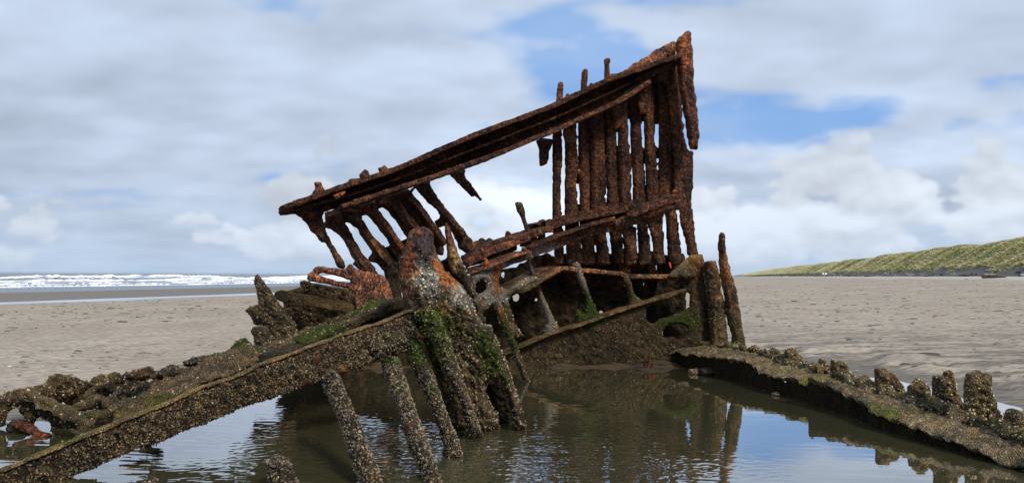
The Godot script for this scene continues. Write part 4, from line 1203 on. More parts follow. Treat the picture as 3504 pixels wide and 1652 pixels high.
	slab(wreck, "torn_plate", [[1000, 950, 15.6], [2340, 950, 17.6]], [1616, 830, 1631, 820, 1650, 812, 1660, 820, 1672, 812, 1683, 820, 1698, 828, 1673, 843, 1631, 863], {off = -0.1, t = 0.1, r = 0.04, e = 5, b = 0.4})
	slab(wreck, "small_post", [[1750, 870, 15.3]], [1643, 850, 1654, 848, 1657, 867, 1666, 886, 1676, 900, 1688, 902, 1654, 916, 1652, 892, 1646, 867], {t = 0.1, r = 0.05, e = 3, b = 0.1, warm = 0.5, tint = Color(1.4, 1.1, 1.1)})
	slab(wreck, "small_post", [[1800, 850, 15.6]], [1784, 845, 1792, 842, 1798, 847, 1809, 859, 1782, 870, 1776, 867, 1785, 858], {t = 0.08, r = 0.05, e = 2, b = 0.2, tint = Color(2.2, 2.2, 2.3)})
	slab(wreck, "end_bracket", [[1000, 950, 15.6], [2340, 950, 17.6]], [2092, 759, 2112, 748, 2143, 738, 2148, 734, 2163, 730, 2192, 759, 2206, 765, 2166, 770, 2119, 790, 2112, 785, 2097, 772], {off = -0.7, t = 0.12, r = 0.04, b = 0.0, lump = 0.03})
	slab(wreck, "encrusted_pipe", [[1000, 950, 15.6], [2340, 950, 17.6]], [2145, 736, 2150, 723, 2159, 715, 2181, 702, 2235, 683, 2295, 664, 2300, 678, 2235, 705, 2181, 723], {off = -0.8, t = 0.26, r = 0.1, e = 3, b = 0.55, lump = 0.03, tint = Color(1.2, 1.25, 1.4), label = "grey pipe crusted white along the right end of the stringers"})
	bar(wreck, "pipe_rail", [[2146, 737, 16.3], [2181, 725, 16.35], [2235, 703, 16.4], [2308, 683, 16.5], [2331, 674, 16.55]], 0.1, 0.16, {b = 0.0, warm = 0.25, tint = Color(1.4, 1.15, 1.15)})
	slab(wreck, "hooked_bracket", [[1000, 950, 15.6], [2340, 950, 17.6]], [2296, 678, 2300, 656, 2311, 641, 2323, 632, 2331, 641, 2334, 661, 2324, 683, 2297, 685], {off = -0.75, t = 0.16, r = 0.07, e = 3, b = 0.0, warm = 0.3, tint = Color(1.5, 1.2, 1.1)})
	slab(wreck, "stringer_face", [[1000, 950, 15.6], [2340, 950, 17.6]], [2144, 756, 2163, 739, 2235, 717, 2322, 688, 2333, 640, 2344, 661, 2349, 694, 2344, 707, 2326, 717, 2271, 732, 2199, 752, 2163, 765], {off = -0.6, t = 0.1, r = 0.04, b = 0.0})
	slab(wreck, "knee_bracket", [[1000, 950, 15.6], [2340, 950, 17.6]], [2195, 754, 2253, 728, 2271, 730, 2268, 766, 2262, 814, 2239, 816, 2228, 795, 2217, 772, 2204, 763], {off = -0.5, t = 0.08, r = 0.04, b = 0.0})
	slab(wreck, "knee_bracket", [[1000, 950, 15.6], [2340, 950, 17.6]], [2119, 790, 2163, 775, 2177, 775, 2179, 843, 2184, 886, 2157, 897, 2144, 843, 2139, 817], {off = -0.45, t = 0.1, r = 0.04, e = 4, b = -1.0})
	# frames under the left end of the beam, leaning over
	slab(wreck, "leaning_frame", [[1000, 950, 15.6], [2340, 950, 17.6]], [1010, 731, 1045, 726, 1111, 725, 1103, 738, 1106, 758, 1114, 784, 1127, 820, 1150, 857, 1173, 889, 1183, 913, 1173, 922, 1154, 917, 1144, 896, 1142, 886, 1134, 866, 1119, 840, 1111, 831, 1101, 832, 1085, 814, 1065, 791, 1045, 761], {off = -0.2, t = 0.2, r = 0.05, e = 4.0, lump = 0.035, warm = 0.25, flute = 0.0, b = -1.0, tint = Color(0.95, 0.95, 0.95)})
	slab(wreck, "leaning_frame", [[1000, 950, 15.6], [2340, 950, 17.6]], [1108, 741, 1164, 718, 1180, 764, 1197, 791, 1211, 817, 1229, 850, 1243, 873, 1262, 889, 1276, 906, 1295, 939, 1335, 1015, 1295, 1018, 1256, 949, 1229, 922, 1205, 904, 1215, 893, 1213, 876, 1208, 866, 1195, 850, 1192, 840, 1177, 827, 1160, 807, 1131, 784, 1114, 779], {off = 0.0, t = 0.2, r = 0.05, e = 4.0, lump = 0.035, warm = 0.1, flute = 0.0, b = -1.0, tint = Color(0.95, 0.95, 0.95)})
	slab(wreck, "leaning_frame", [[1000, 950, 15.6], [2340, 950, 17.6]], [1164, 718, 1180, 715, 1231, 718, 1239, 751, 1262, 787, 1282, 814, 1318, 847, 1348, 883, 1361, 906, 1378, 1034, 1332, 1034, 1315, 932, 1292, 903, 1269, 898, 1257, 880, 1271, 873, 1272, 860, 1259, 837, 1236, 810, 1220, 781, 1197, 763, 1177, 761], {off = 0.05, t = 0.2, r = 0.05, e = 4.0, lump = 0.035, warm = 0.0, flute = 0.0, b = -1.0, tint = Color(0.95, 0.95, 0.95)})
	slab(wreck, "leaning_frame", [[1000, 950, 15.6], [2340, 950, 17.6]], [1226, 698, 1282, 685, 1295, 715, 1315, 748, 1338, 784, 1361, 810, 1378, 833, 1414, 857, 1440, 988, 1394, 988, 1361, 903, 1342, 870, 1325, 850, 1332, 837, 1322, 817, 1286, 771, 1259, 738, 1243, 733, 1229, 735], {off = 0.0, t = 0.2, r = 0.05, e = 4.0, lump = 0.035, warm = 0.0, flute = 0.0, b = -1.0, tint = Color(0.95, 0.95, 0.95)})
	slab(wreck, "leaning_frame", [[1000, 950, 15.6], [2340, 950, 17.6]], [1292, 708, 1309, 672, 1348, 659, 1384, 705, 1414, 745, 1440, 777, 1526, 949, 1480, 949, 1414, 824, 1391, 814, 1374, 784, 1351, 754, 1328, 725, 1309, 708], {off = 0.05, t = 0.2, r = 0.05, e = 4.0, lump = 0.035, warm = -0.05, flute = 0.0, b = -1.0, tint = Color(0.95, 0.95, 0.95)})
	slab(wreck, "leaning_frame", [[1000, 950, 15.6], [2340, 950, 17.6]], [1342, 662, 1394, 644, 1434, 689, 1473, 745, 1510, 791, 1519, 857, 1516, 876, 1460, 857, 1427, 797, 1388, 725], {off = -0.05, t = 0.2, r = 0.05, e = 4.0, lump = 0.035, warm = 0.05, flute = 0.0, b = -1.0, tint = Color(0.95, 0.95, 0.95)})
	slab(wreck, "leaning_frame", [[1000, 950, 15.6], [2340, 950, 17.6]], [1400, 656, 1425, 626, 1471, 616, 1474, 639, 1499, 679, 1525, 712, 1555, 748, 1585, 784, 1619, 827, 1636, 850, 1598, 870, 1571, 850, 1565, 833, 1555, 810, 1532, 771, 1527, 758, 1502, 731, 1492, 715, 1472, 702, 1443, 669, 1420, 644, 1403, 662], {off = -0.05, t = 0.2, r = 0.05, e = 4.0, lump = 0.035, warm = 0.1, flute = 0.0, b = -1.0, tint = Color(0.95, 0.95, 0.95)})
	slab(wreck, "leaning_frame", [[1000, 950, 15.6], [2340, 950, 17.6]], [1535, 593, 1591, 580, 1588, 596, 1598, 616, 1624, 646, 1631, 662, 1650, 682, 1645, 688, 1624, 670, 1613, 674, 1598, 656, 1578, 639], {off = -0.1, t = 0.2, r = 0.05, e = 4.0, lump = 0.035, warm = 0.0, flute = 0.0, b = 0.0, tint = Color(0.95, 0.95, 0.95)})
	slab(wreck, "gusset_plate", [[1000, 950, 15.6], [2340, 950, 17.6]], [1108, 728, 1187, 698, 1266, 675, 1348, 652, 1371, 672, 1328, 725, 1310, 708, 1295, 715, 1286, 745, 1259, 735, 1236, 738, 1223, 771, 1197, 761, 1177, 763, 1164, 787, 1127, 784, 1114, 774], {off = 0.14, t = 0.08, r = 0.03, e = 3, b = 0.0, tint = Color(0.65, 0.65, 0.65)}, [[1269, 684, 1277, 678, 1283, 683, 1277, 689]])
	slab(wreck, "frame_plating", [[1000, 950, 15.6], [2340, 950, 17.6]], [1257, 881, 1272, 863, 1318, 847, 1332, 837, 1384, 819, 1401, 810, 1427, 857, 1440, 975, 1318, 975, 1316, 929, 1292, 902, 1269, 897], {off = 0.12, t = 0.1, r = 0.04, e = 4, b = 0.7, lump = 0.03, tint = Color(1.1, 1.0, 0.85), shells = 160.0})
	slab(wreck, "hull_skin", [[1000, 950, 15.6], [2340, 950, 17.6]], [940, 1140, 1000, 1090, 1080, 1060, 1180, 1050, 1300, 1040, 1400, 1010, 1515, 955, 1515, 1262, 1000, 1255], {off = 0.4, t = 0.1, r = 0.04, e = 6, cell = 7.0, lump = 0.04, b = 0.9, flute = 0.03, tint = Color(0.7, 0.66, 0.6)})
	bar(wreck, "leaning_frame_flange", [[1111, 761, 15.75], [1137, 774, 15.8], [1180, 810, 15.85], [1206, 850, 15.9], [1229, 889, 15.95], [1262, 922, 16.0]], 0.09, 0.34, {lump = 0.03, warm = 0.05})
	bar(wreck, "leaning_frame_flange", [[1197, 745, 15.75], [1229, 764, 15.81], [1262, 820, 15.88], [1292, 857, 15.94], [1338, 909, 16.0]], 0.09, 0.34, {lump = 0.03, warm = 0.05})
	bar(wreck, "leaning_frame_flange", [[1262, 705, 15.75], [1305, 758, 15.83], [1338, 807, 15.92], [1374, 857, 16.0]], 0.09, 0.34, {lump = 0.03, warm = 0.05})
	bar(wreck, "leaning_frame_flange", [[1351, 692, 15.75], [1388, 745, 15.83], [1427, 797, 15.92], [1460, 840, 16.0]], 0.09, 0.34, {lump = 0.03, warm = 0.05})
	bar(wreck, "leaning_frame_flange", [[1394, 669, 15.75], [1440, 725, 15.83], [1486, 791, 15.92], [1513, 840, 16.0]], 0.09, 0.34, {lump = 0.03, warm = 0.05})
	bar(wreck, "leaning_frame_flange", [[1436, 632, 16.0], [1482, 685, 16.05], [1532, 745, 16.1], [1585, 810, 16.2]], 0.09, 0.34, {lump = 0.03, warm = 0.05})
	slab(wreck, "rust_bridge", [[1000, 950, 15.6], [2340, 950, 17.6]], [1484, 758, 1502, 748, 1505, 735, 1532, 761, 1527, 774, 1499, 779], {off = 0.0, t = 0.1, r = 0.05, b = 0.0, warm = 0.2})
	# the far skin of the hull, its shelf and the plate that fronts the hold
	slab(wreck, "hull_skin", [[1000, 950, 15.6], [2340, 950, 17.6]], [1500, 955, 1600, 960, 1710, 920, 1723, 920, 1751, 917, 1756, 913, 1767, 919, 1779, 903, 1798, 895, 1842, 870, 1822, 879, 1873, 866, 1898, 875, 1941, 864, 1989, 846, 2032, 861, 2043, 864, 2076, 857, 2090, 870, 2128, 855, 2139, 846, 2163, 864, 2190, 864, 2217, 850, 2240, 864, 2282, 872, 2344, 868, 2350, 880, 2350, 1250, 1500, 1262], {off = 0.45, t = 0.1, r = 0.04, e = 5, cell = 6.0, lump = 0.04, flute = 0.045, b = -1.0, tint = Color(0.9, 0.85, 0.8)}, [[1718, 930, 1723, 928, 1725, 939, 1721, 949, 1716, 947], [1754, 1016, 1768, 1003, 1777, 1014, 1776, 1026, 1768, 1033, 1758, 1026], [1830, 1026, 1838, 1019, 1845, 1037, 1852, 1054, 1842, 1044], [2053, 1065, 2062, 1064, 2064, 1077, 2053, 1079], [2191, 894, 2198, 892, 2197, 924, 2190, 922], [2242, 896, 2248, 894, 2249, 925, 2242, 925], [2198, 963, 2206, 965, 2204, 977], [2249, 970, 2256, 972, 2255, 981], [1763, 1113, 1771, 1120, 1782, 1141, 1776, 1136, 1768, 1126]])
	bar(wreck, "hull_shelf", [[1733, 998, 16.0], [1772, 978, 16.2], [1832, 944, 16.5], [1878, 922, 16.7], [1917, 919, 16.8], [1957, 925, 16.9], [1997, 927, 17.0], [2095, 936, 17.15], [2135, 945, 17.2], [2211, 946, 17.3], [2293, 947, 17.4]], 0.08, 0.75, {b = -1.0, lump = 0.025, tint = Color(2.2, 2.0, 1.6)})
	slab(wreck, "shelf_plank", [[1790, 960, 16.3], [1960, 930, 16.6]], [1832, 952, 1845, 934, 1878, 917, 1911, 912, 1942, 919, 1937, 927, 1911, 940, 1885, 952, 1852, 964, 1842, 965], {t = 0.08, r = 0.04, b = 0.6, tint = Color(1.15, 0.95, 0.85), label = "bent grey-brown plank on the shelf"})
	slab(wreck, "hold_plate", [[1720, 1200, 16.55], [2340, 1200, 16.95]], [1713, 1212, 1772, 1187, 1832, 1161, 1911, 1131, 1997, 1105, 2079, 1075, 2145, 1052, 2214, 1033, 2260, 1018, 2300, 1005, 2349, 989, 2308, 988, 2289, 976, 2280, 950, 2295, 932, 2324, 909, 2344, 889, 2361, 873, 2389, 869, 2406, 871, 2408, 891, 2414, 897, 2410, 945, 2420, 994, 2426, 1044, 2429, 1109, 2435, 1182, 2447, 1192, 2447, 1241, 2262, 1241, 2260, 1262, 1715, 1275], {t = 0.14, r = 0.05, e = 3, cell = 5.0, lump = 0.022, moss = 0.05, stain = true, shells = 160.0, tint = Color(1.05, 0.96, 0.82)}, [[2360, 1004, 2362, 1048, 2336, 1064, 2295, 1081, 2262, 1090, 2241, 1107, 2225, 1104, 2212, 1097, 2209, 1068, 2212, 1050, 2241, 1037, 2282, 1023, 2340, 999], [2266, 1135, 2278, 1119, 2299, 1109, 2324, 1109, 2344, 1114, 2355, 1130, 2350, 1147, 2336, 1160, 2315, 1161, 2308, 1151, 2282, 1156, 2268, 1153]])
	bar(wreck, "hold_plate_edge", [[1713, 1212, 16.4], [1772, 1187, 16.45], [1832, 1160, 16.5], [1911, 1130, 16.55], [1997, 1104, 16.6], [2079, 1074, 16.68], [2145, 1051, 16.75], [2214, 1031, 16.8], [2300, 1005, 16.85], [2348, 989, 16.85]], 0.06, 0.3, {lump = 0.02, b = 0.8, tint = Color(3.0, 2.7, 2.2), moss = 0.1})
	slab(wreck, "bow_pillar", [[2400, 900, 16.8], [2480, 1180, 16.8]], [2412, 897, 2431, 892, 2448, 892, 2453, 908, 2464, 945, 2468, 994, 2477, 1027, 2484, 1044, 2484, 1093, 2488, 1142, 2493, 1180, 2484, 1196, 2437, 1192, 2430, 1122, 2427, 1068, 2420, 1011, 2412, 953], {t = 0.3, r = 0.1, e = 4, cell = 5.0, lump = 0.025, stain = true, flute = 0.02, shells = 160.0, tint = Color(1.9, 1.8, 1.45), moss = 0.15})
	slab(wreck, "bow_pillar", [[2465, 800, 16.7], [2540, 1190, 16.7]], [2459, 821, 2464, 796, 2472, 794, 2480, 799, 2482, 858, 2490, 883, 2501, 924, 2517, 986, 2529, 1044, 2538, 1101, 2550, 1171, 2552, 1208, 2529, 1212, 2503, 1188, 2505, 1142, 2494, 1109, 2484, 1068, 2480, 1011, 2472, 978, 2464, 932, 2460, 883], {t = 0.34, r = 0.13, e = 4, cell = 5.0, lump = 0.028, stain = true, warm = 0.1, flute = 0.012, shells = 160.0, tint = Color(1.6, 1.5, 1.25), moss = 0.15, label = "tall tapering pillar standing free at the right of the bow"})
	slab(wreck, "bow_shoulder", [[2290, 900, 16.75], [2420, 1000, 16.8]], [2282, 947, 2297, 930, 2324, 909, 2348, 895, 2381, 924, 2381, 953, 2361, 961, 2324, 953, 2295, 955], {t = 0.16, r = 0.08, e = 3, b = 0.7, lump = 0.05, stain = true, tint = Color(1.7, 1.5, 1.15)})
	slab(wreck, "stanchion", [[1720, 1200, 16.55], [2340, 1200, 16.95]], [1799, 891, 1815, 891, 1825, 919, 1835, 945, 1845, 968, 1858, 1005, 1871, 1034, 1885, 1064, 1898, 1093, 1913, 1118, 1913, 1136, 1858, 1153, 1863, 1113, 1870, 1107, 1861, 1070, 1853, 1047, 1842, 1014, 1830, 981, 1815, 945, 1805, 916], {off = -0.12, t = 0.22, r = 0.1, e = 3, b = 0.75, lump = 0.025, stain = true, warm = 0.2, shells = 120.0, tint = Color(2.1, 1.9, 1.6)})
	slab(wreck, "stanchion", [[1720, 1200, 16.55], [2340, 1200, 16.95]], [1956, 904, 1964, 899, 1975, 897, 1987, 904, 1992, 929, 2003, 958, 2016, 998, 2029, 1031, 2043, 1061, 2062, 1080, 2029, 1103, 1964, 1120, 1970, 1093, 1969, 1065, 1975, 1059, 1983, 1064, 1990, 1074, 2000, 1070, 2003, 1047, 1998, 1011, 1987, 978, 1973, 945, 1964, 919], {off = -0.1, t = 0.22, r = 0.1, e = 3, b = 0.75, lump = 0.025, stain = true, warm = 0.2, shells = 120.0, tint = Color(2.1, 1.9, 1.6)})
	slab(wreck, "stanchion", [[1720, 1200, 16.55], [2340, 1200, 16.95]], [2132, 950, 2143, 944, 2155, 950, 2161, 975, 2171, 1005, 2191, 1024, 2214, 1031, 2161, 1056, 2132, 1061, 2151, 1044, 2150, 1018, 2145, 991, 2135, 968], {off = -0.08, t = 0.22, r = 0.1, e = 3, b = 0.75, lump = 0.025, stain = true, warm = 0.2, shells = 120.0, tint = Color(2.1, 1.9, 1.6)})
	# the crossed web plate and the prop beside the column
	slab(wreck, "web_plate", [[1600, 1000, 15.2], [1850, 1000, 16.3]], [1598, 943, 1662, 925, 1709, 911, 1710, 935, 1705, 961, 1709, 981, 1732, 989, 1778, 964, 1817, 944, 1840, 951, 1842, 967, 1827, 978, 1778, 994, 1746, 1010, 1738, 1030, 1746, 1060, 1753, 1083, 1763, 1109, 1776, 1132, 1794, 1152, 1745, 1150, 1725, 1079, 1715, 1037, 1692, 1037, 1669, 1053, 1649, 1076, 1629, 1033, 1613, 981], {t = 0.13, r = 0.05, e = 3, cell = 4.0, b = 0.85, lump = 0.03, stain = true, shells = 140.0, tint = Color(1.9, 1.8, 1.5)}, [[1625, 977, 1629, 963, 1649, 955, 1666, 967, 1666, 989, 1649, 1002, 1629, 1007, 1625, 991]])
	slab(wreck, "prop", [[1700, 1040, 15.2], [1800, 1300, 14.4]], [1690, 1037, 1699, 1033, 1712, 1034, 1725, 1063, 1742, 1109, 1751, 1150, 1755, 1150, 1773, 1191, 1784, 1223, 1800, 1268, 1813, 1300, 1816, 1314, 1793, 1318, 1775, 1264, 1757, 1230, 1755, 1200, 1737, 1173, 1721, 1127, 1715, 1126, 1702, 1079], {t = 0.26, r = 0.12, e = 3, cell = 4.0, b = 0.85, lump = 0.04, stain = true, shells = 300.0})
	# the barnacled column amidships and the posts beside it
	slab(wreck, "column", [[1450, 800, 10.25], [1650, 1450, 9.9]], [1397, 804, 1409, 787, 1432, 780, 1455, 778, 1471, 783, 1483, 799, 1485, 836, 1492, 865, 1511, 905, 1527, 931, 1557, 954, 1587, 979, 1606, 1010, 1629, 1056, 1656, 1106, 1680, 1118, 1700, 1164, 1723, 1218, 1748, 1282, 1759, 1327, 1777, 1377, 1797, 1437, 1798, 1464, 1764, 1466, 1748, 1414, 1737, 1355, 1723, 1327, 1693, 1311, 1664, 1311, 1666, 1355, 1682, 1386, 1700, 1414, 1712, 1464, 1650, 1482, 1591, 1477, 1532, 1459, 1523, 1391, 1502, 1314, 1482, 1259, 1450, 1168, 1436, 1127, 1389, 1066, 1377, 1014, 1371, 981, 1364, 915, 1371, 888, 1384, 859, 1393, 826], {t = 0.46, r = 0.14, e = 4, cell = 5.0, lump = 0.045, stain = true, warm = 0.2, shells = 450.0, tint = Color(1.3, 1.25, 1.15), label = "broad barnacled column with a rusted head, mossy low on the right"})
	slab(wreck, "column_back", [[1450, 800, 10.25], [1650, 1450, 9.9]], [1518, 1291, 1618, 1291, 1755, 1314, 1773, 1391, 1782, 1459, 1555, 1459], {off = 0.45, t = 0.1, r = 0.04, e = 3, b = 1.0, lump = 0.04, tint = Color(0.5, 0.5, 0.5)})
	slab(wreck, "spike", [[1530, 760, 10.35], [1600, 1050, 10.3]], [1521, 770, 1526, 758, 1537, 773, 1548, 809, 1559, 842, 1572, 875, 1584, 905, 1597, 935, 1616, 977, 1629, 1014, 1636, 1053, 1616, 1053, 1590, 981, 1564, 961, 1537, 908, 1531, 882, 1527, 849, 1524, 816], {t = 0.22, r = 0.1, e = 3, cell = 4.0, b = 0.35, lump = 0.04, stain = true, warm = 0.15, label = "tapering rusted spike beside the column", shells = 500.0})
	slab(wreck, "spike_brace", [[1570, 900, 10.1], [1650, 1110, 10.0]], [1565, 907, 1573, 902, 1582, 907, 1603, 944, 1618, 981, 1633, 1020, 1651, 1066, 1661, 1106, 1646, 1107, 1616, 1020, 1590, 977, 1573, 938], {t = 0.16, r = 0.08, e = 3, cell = 4.0, b = 0.8, lump = 0.04, tint = Color(1.25, 1.2, 1.15), shells = 500.0})
	slab(wreck, "column_web", [[1540, 950, 10.5]], [1503, 898, 1531, 879, 1550, 911, 1573, 935, 1597, 961, 1583, 981, 1564, 974, 1537, 948, 1514, 928], {t = 0.1, r = 0.05, e = 4, b = 0.8, tint = Color(0.6, 0.6, 0.55)})
	slab(wreck, "mossy_post", [[1500, 1070, 9.55], [1630, 1480, 9.35]], [1450, 1083, 1458, 1066, 1475, 1060, 1493, 1065, 1504, 1083, 1527, 1145, 1559, 1227, 1586, 1296, 1598, 1346, 1618, 1400, 1637, 1446, 1652, 1491, 1596, 1496, 1591, 1441, 1573, 1373, 1555, 1336, 1527, 1296, 1505, 1236, 1475, 1155], {t = 0.36, r = 0.17, e = 4, cell = 4.0, b = 1.0, lump = 0.055, moss = 0.15, stain = true, grown = 0.8, shells = 1300.0, label = "mossy post leaning in front of the column"})
	slab(wreck, "mossy_post", [[1320, 1220, 9.9], [1480, 1660, 7.3]], [1300, 1223, 1309, 1209, 1350, 1207, 1368, 1250, 1391, 1318, 1414, 1391, 1436, 1455, 1459, 1509, 1482, 1582, 1507, 1652, 1514, 1678, 1464, 1687, 1457, 1652, 1432, 1587, 1400, 1523, 1382, 1464, 1359, 1391, 1336, 1336, 1314, 1273], {t = 0.24, r = 0.12, e = 4, cell = 4.0, b = 1.0, lump = 0.04, moss = 0.3, stain = true, grown = 0.8, shells = 1700.0, label = "long barnacled post running down to the bottom of the picture"})
	slab(wreck, "mossy_post", [[1400, 1180, 9.9], [1555, 1560, 8.4]], [1393, 1186, 1402, 1175, 1436, 1170, 1450, 1218, 1477, 1273, 1500, 1332, 1518, 1396, 1541, 1450, 1564, 1509, 1581, 1559, 1582, 1573, 1534, 1575, 1514, 1500, 1496, 1446, 1477, 1400, 1455, 1346, 1427, 1291, 1409, 1246], {t = 0.26, r = 0.12, e = 4, cell = 4.0, b = 1.0, lump = 0.04, moss = 0.38, stain = true, grown = 0.8, shells = 1600.0, label = "barnacled post, green at the top, second left of the column"})
	# the beam that slopes from the column down into the water
	var sloping := slab(wreck, "sloping_beam", [[246, 1600, 7.49], [1420, 1120, 10.0]], [-15, 1617, 0, 1610, 56, 1587, 149, 1546, 242, 1509, 298, 1487, 372, 1457, 447, 1423, 540, 1390, 633, 1349, 707, 1315, 800, 1287, 814, 1282, 891, 1246, 1037, 1193, 1155, 1150, 1246, 1118, 1300, 1106, 1366, 1076, 1432, 1055, 1442, 1066, 1428, 1141, 1432, 1168, 1409, 1198, 1355, 1202, 1305, 1223, 1268, 1236, 1237, 1257, 1087, 1302, 955, 1352, 836, 1389, 755, 1425, 700, 1446, 745, 1433, 633, 1470, 540, 1511, 465, 1533, 372, 1574, 316, 1600, 246, 1628, 238, 1652, 93, 1669, -15, 1652], {t = 0.13, r = 0.04, e = 5, cell = 5.5, b = 1.0, lump = 0.025, moss = -0.15, grown = 0.7, shells = 2400.0, tint = Color(0.85, 0.78, 0.68), label = "long barnacle-covered beam sloping into the water at lower left"})
	bar(wreck, "beam_lip", [[0, 1611, 7.116], [56, 1588, 7.198], [149, 1547, 7.338], [242, 1510, 7.484], [298, 1487, 7.574], [372, 1458, 7.697], [447, 1424, 7.826], [540, 1391, 7.992], [633, 1350, 8.166], [707, 1316, 8.309], [700, 1323, 8.295], [814, 1283, 8.525], [891, 1246, 8.688], [1037, 1194, 9.014], [1155, 1151, 9.297], [1246, 1119, 9.527], [1303, 1104, 9.677], [1366, 1075, 9.848], [1432, 1055, 10.034]], 0.02, 0.075, {b = 1.0, moss = 0.05, lump = 0.012, tint = Color(3.8, 3.4, 2.6), off = -0.05, label = "pale worn upper edge of the sloping beam"})
	slab(wreck, "beam_patch", [[246, 1600, 7.49], [1420, 1120, 10.0]], [1268, 1159, 1305, 1145, 1409, 1127, 1437, 1150, 1432, 1186, 1382, 1198, 1350, 1209, 1314, 1232, 1287, 1223, 1264, 1191], {off = -0.12, t = 0.12, r = 0.1, e = 6, b = 1.0, lump = 0.06, moss = 0.1, grown = 0.8, shells = 1600.0})
	slab(wreck, "rusty_bolt", [[1440, 1155, 9.6]], [1425, 1150, 1436, 1146, 1457, 1145, 1459, 1152, 1446, 1159, 1432, 1163], {t = 0.08, r = 0.04, b = 0.0, warm = 0.5, tint = Color(1.8, 1.4, 1.3)})
	bar(wreck, "weed_strand", [[480, 1505, 8.9], [482, 1527, 8.9], [481, 1543, 8.9]], 0.012, 0.012, {b = 1.0, lump = 0.004, pipe = true, tint = Color(0.45, 0.42, 0.3)})
	bar(wreck, "weed_strand", [[491, 1516, 8.9], [492, 1537, 8.9], [491, 1550, 8.9]], 0.012, 0.012, {b = 1.0, lump = 0.004, pipe = true, tint = Color(0.45, 0.42, 0.3)})
	bar(wreck, "weed_strand", [[506, 1509, 8.95], [508, 1531, 8.95], [507, 1548, 8.95]], 0.012, 0.012, {b = 1.0, lump = 0.004, pipe = true, tint = Color(0.45, 0.42, 0.3)})
	bar(wreck, "weed_strand", [[524, 1503, 9.0], [526, 1522, 9.0], [525, 1533, 9.0]], 0.012, 0.012, {b = 1.0, lump = 0.004, pipe = true, tint = Color(0.45, 0.42, 0.3)})
	bar(wreck, "weed_strand", [[533, 1503, 9.0], [535, 1532, 9.0], [534, 1557, 9.0]], 0.012, 0.012, {b = 1.0, lump = 0.004, pipe = true, tint = Color(0.45, 0.42, 0.3)})
	bar(wreck, "weed_strand", [[531, 1524, 9.0], [532, 1544, 9.0], [531, 1557, 9.0]], 0.012, 0.012, {b = 1.0, lump = 0.004, pipe = true, tint = Color(0.45, 0.42, 0.3)})
	bar(wreck, "weed_strand", [[282, 1600, 8.1], [283, 1619, 8.1], [282, 1630, 8.1]], 0.012, 0.012, {b = 1.0, lump = 0.004, pipe = true, tint = Color(0.45, 0.42, 0.3)})
	bar(wreck, "weed_strand", [[292, 1597, 8.1], [294, 1612, 8.1], [293, 1619, 8.1]], 0.012, 0.012, {b = 1.0, lump = 0.004, pipe = true, tint = Color(0.45, 0.42, 0.3)})
	bar(wreck, "weed_strand", [[315, 1587, 8.2], [316, 1604, 8.2], [315, 1611, 8.2]], 0.012, 0.012, {b = 1.0, lump = 0.004, pipe = true, tint = Color(0.45, 0.42, 0.3)})
	bar(wreck, "weed_strand", [[328, 1583, 8.25], [329, 1599, 8.25], [328, 1606, 8.25]], 0.012, 0.012, {b = 1.0, lump = 0.004, pipe = true, tint = Color(0.45, 0.42, 0.3)})
	bar(wreck, "weed_strand", [[269, 1608, 8.05], [270, 1625, 8.05], [269, 1634, 8.05]], 0.012, 0.012, {b = 1.0, lump = 0.004, pipe = true, tint = Color(0.45, 0.42, 0.3)})
	# the inner stringer behind it
	bar(wreck, "mossy_stringer", [[1324, 1037, 12.4], [1278, 1057, 12.2], [1228, 1080, 12.0], [1162, 1101, 11.9], [1133, 1111, 11.9]], 0.13, 0.4, {b = 1.0, moss = 1.3, lump = 0.045, shells = 160.0, tint = Color(1.4, 1.4, 1.3)})
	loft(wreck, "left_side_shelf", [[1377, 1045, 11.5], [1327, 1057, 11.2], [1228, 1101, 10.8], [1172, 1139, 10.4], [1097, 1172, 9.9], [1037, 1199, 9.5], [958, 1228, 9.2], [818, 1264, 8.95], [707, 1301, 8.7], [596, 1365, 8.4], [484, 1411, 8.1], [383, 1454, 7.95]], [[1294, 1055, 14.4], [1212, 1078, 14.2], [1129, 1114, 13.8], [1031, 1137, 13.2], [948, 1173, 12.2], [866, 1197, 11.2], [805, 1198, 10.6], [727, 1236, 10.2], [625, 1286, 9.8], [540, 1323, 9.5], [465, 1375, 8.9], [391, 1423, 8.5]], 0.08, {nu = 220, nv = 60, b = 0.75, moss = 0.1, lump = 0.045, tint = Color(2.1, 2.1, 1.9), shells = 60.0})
	bar(wreck, "mossy_ledge", [[1176, 1119, 10.3], [1146, 1127, 10.2], [1097, 1147, 9.95], [1044, 1177, 9.6]], 0.1, 0.3, {b = 1.0, moss = 1.2, lump = 0.04, shells = 160.0, tint = Color(1.4, 1.4, 1.3)})
	bar(wreck, "mossy_ledge", [[1037, 1180, 9.55], [998, 1193, 9.4], [971, 1205, 9.3], [882, 1223, 9.2]], 0.06, 0.2, {b = 1.0, moss = 0.6, lump = 0.03})
	bar(wreck, "inner_rail", [[1376, 1033, 11.4], [1343, 1040, 11.3], [1373, 1032, 11.3], [1294, 1068, 11.0], [1228, 1094, 10.7], [1172, 1127, 10.3], [1097, 1164, 9.8], [1037, 1188, 9.45]], 0.08, 0.1, {b = 1.0, tint = Color(1.3, 1.15, 0.95), lump = 0.03})
	slab(wreck, "dark_filler_plate", [[1000, 1210, 10.0], [1390, 1050, 11.4]], [1172, 1127, 1228, 1094, 1327, 1045, 1379, 1030, 1389, 1066, 1400, 1071, 1294, 1111, 1179, 1160, 1037, 1226, 1031, 1190], {off = 0.1, t = 0.06, r = 0.03, b = 1.0, tint = Color(0.55, 0.52, 0.48)})
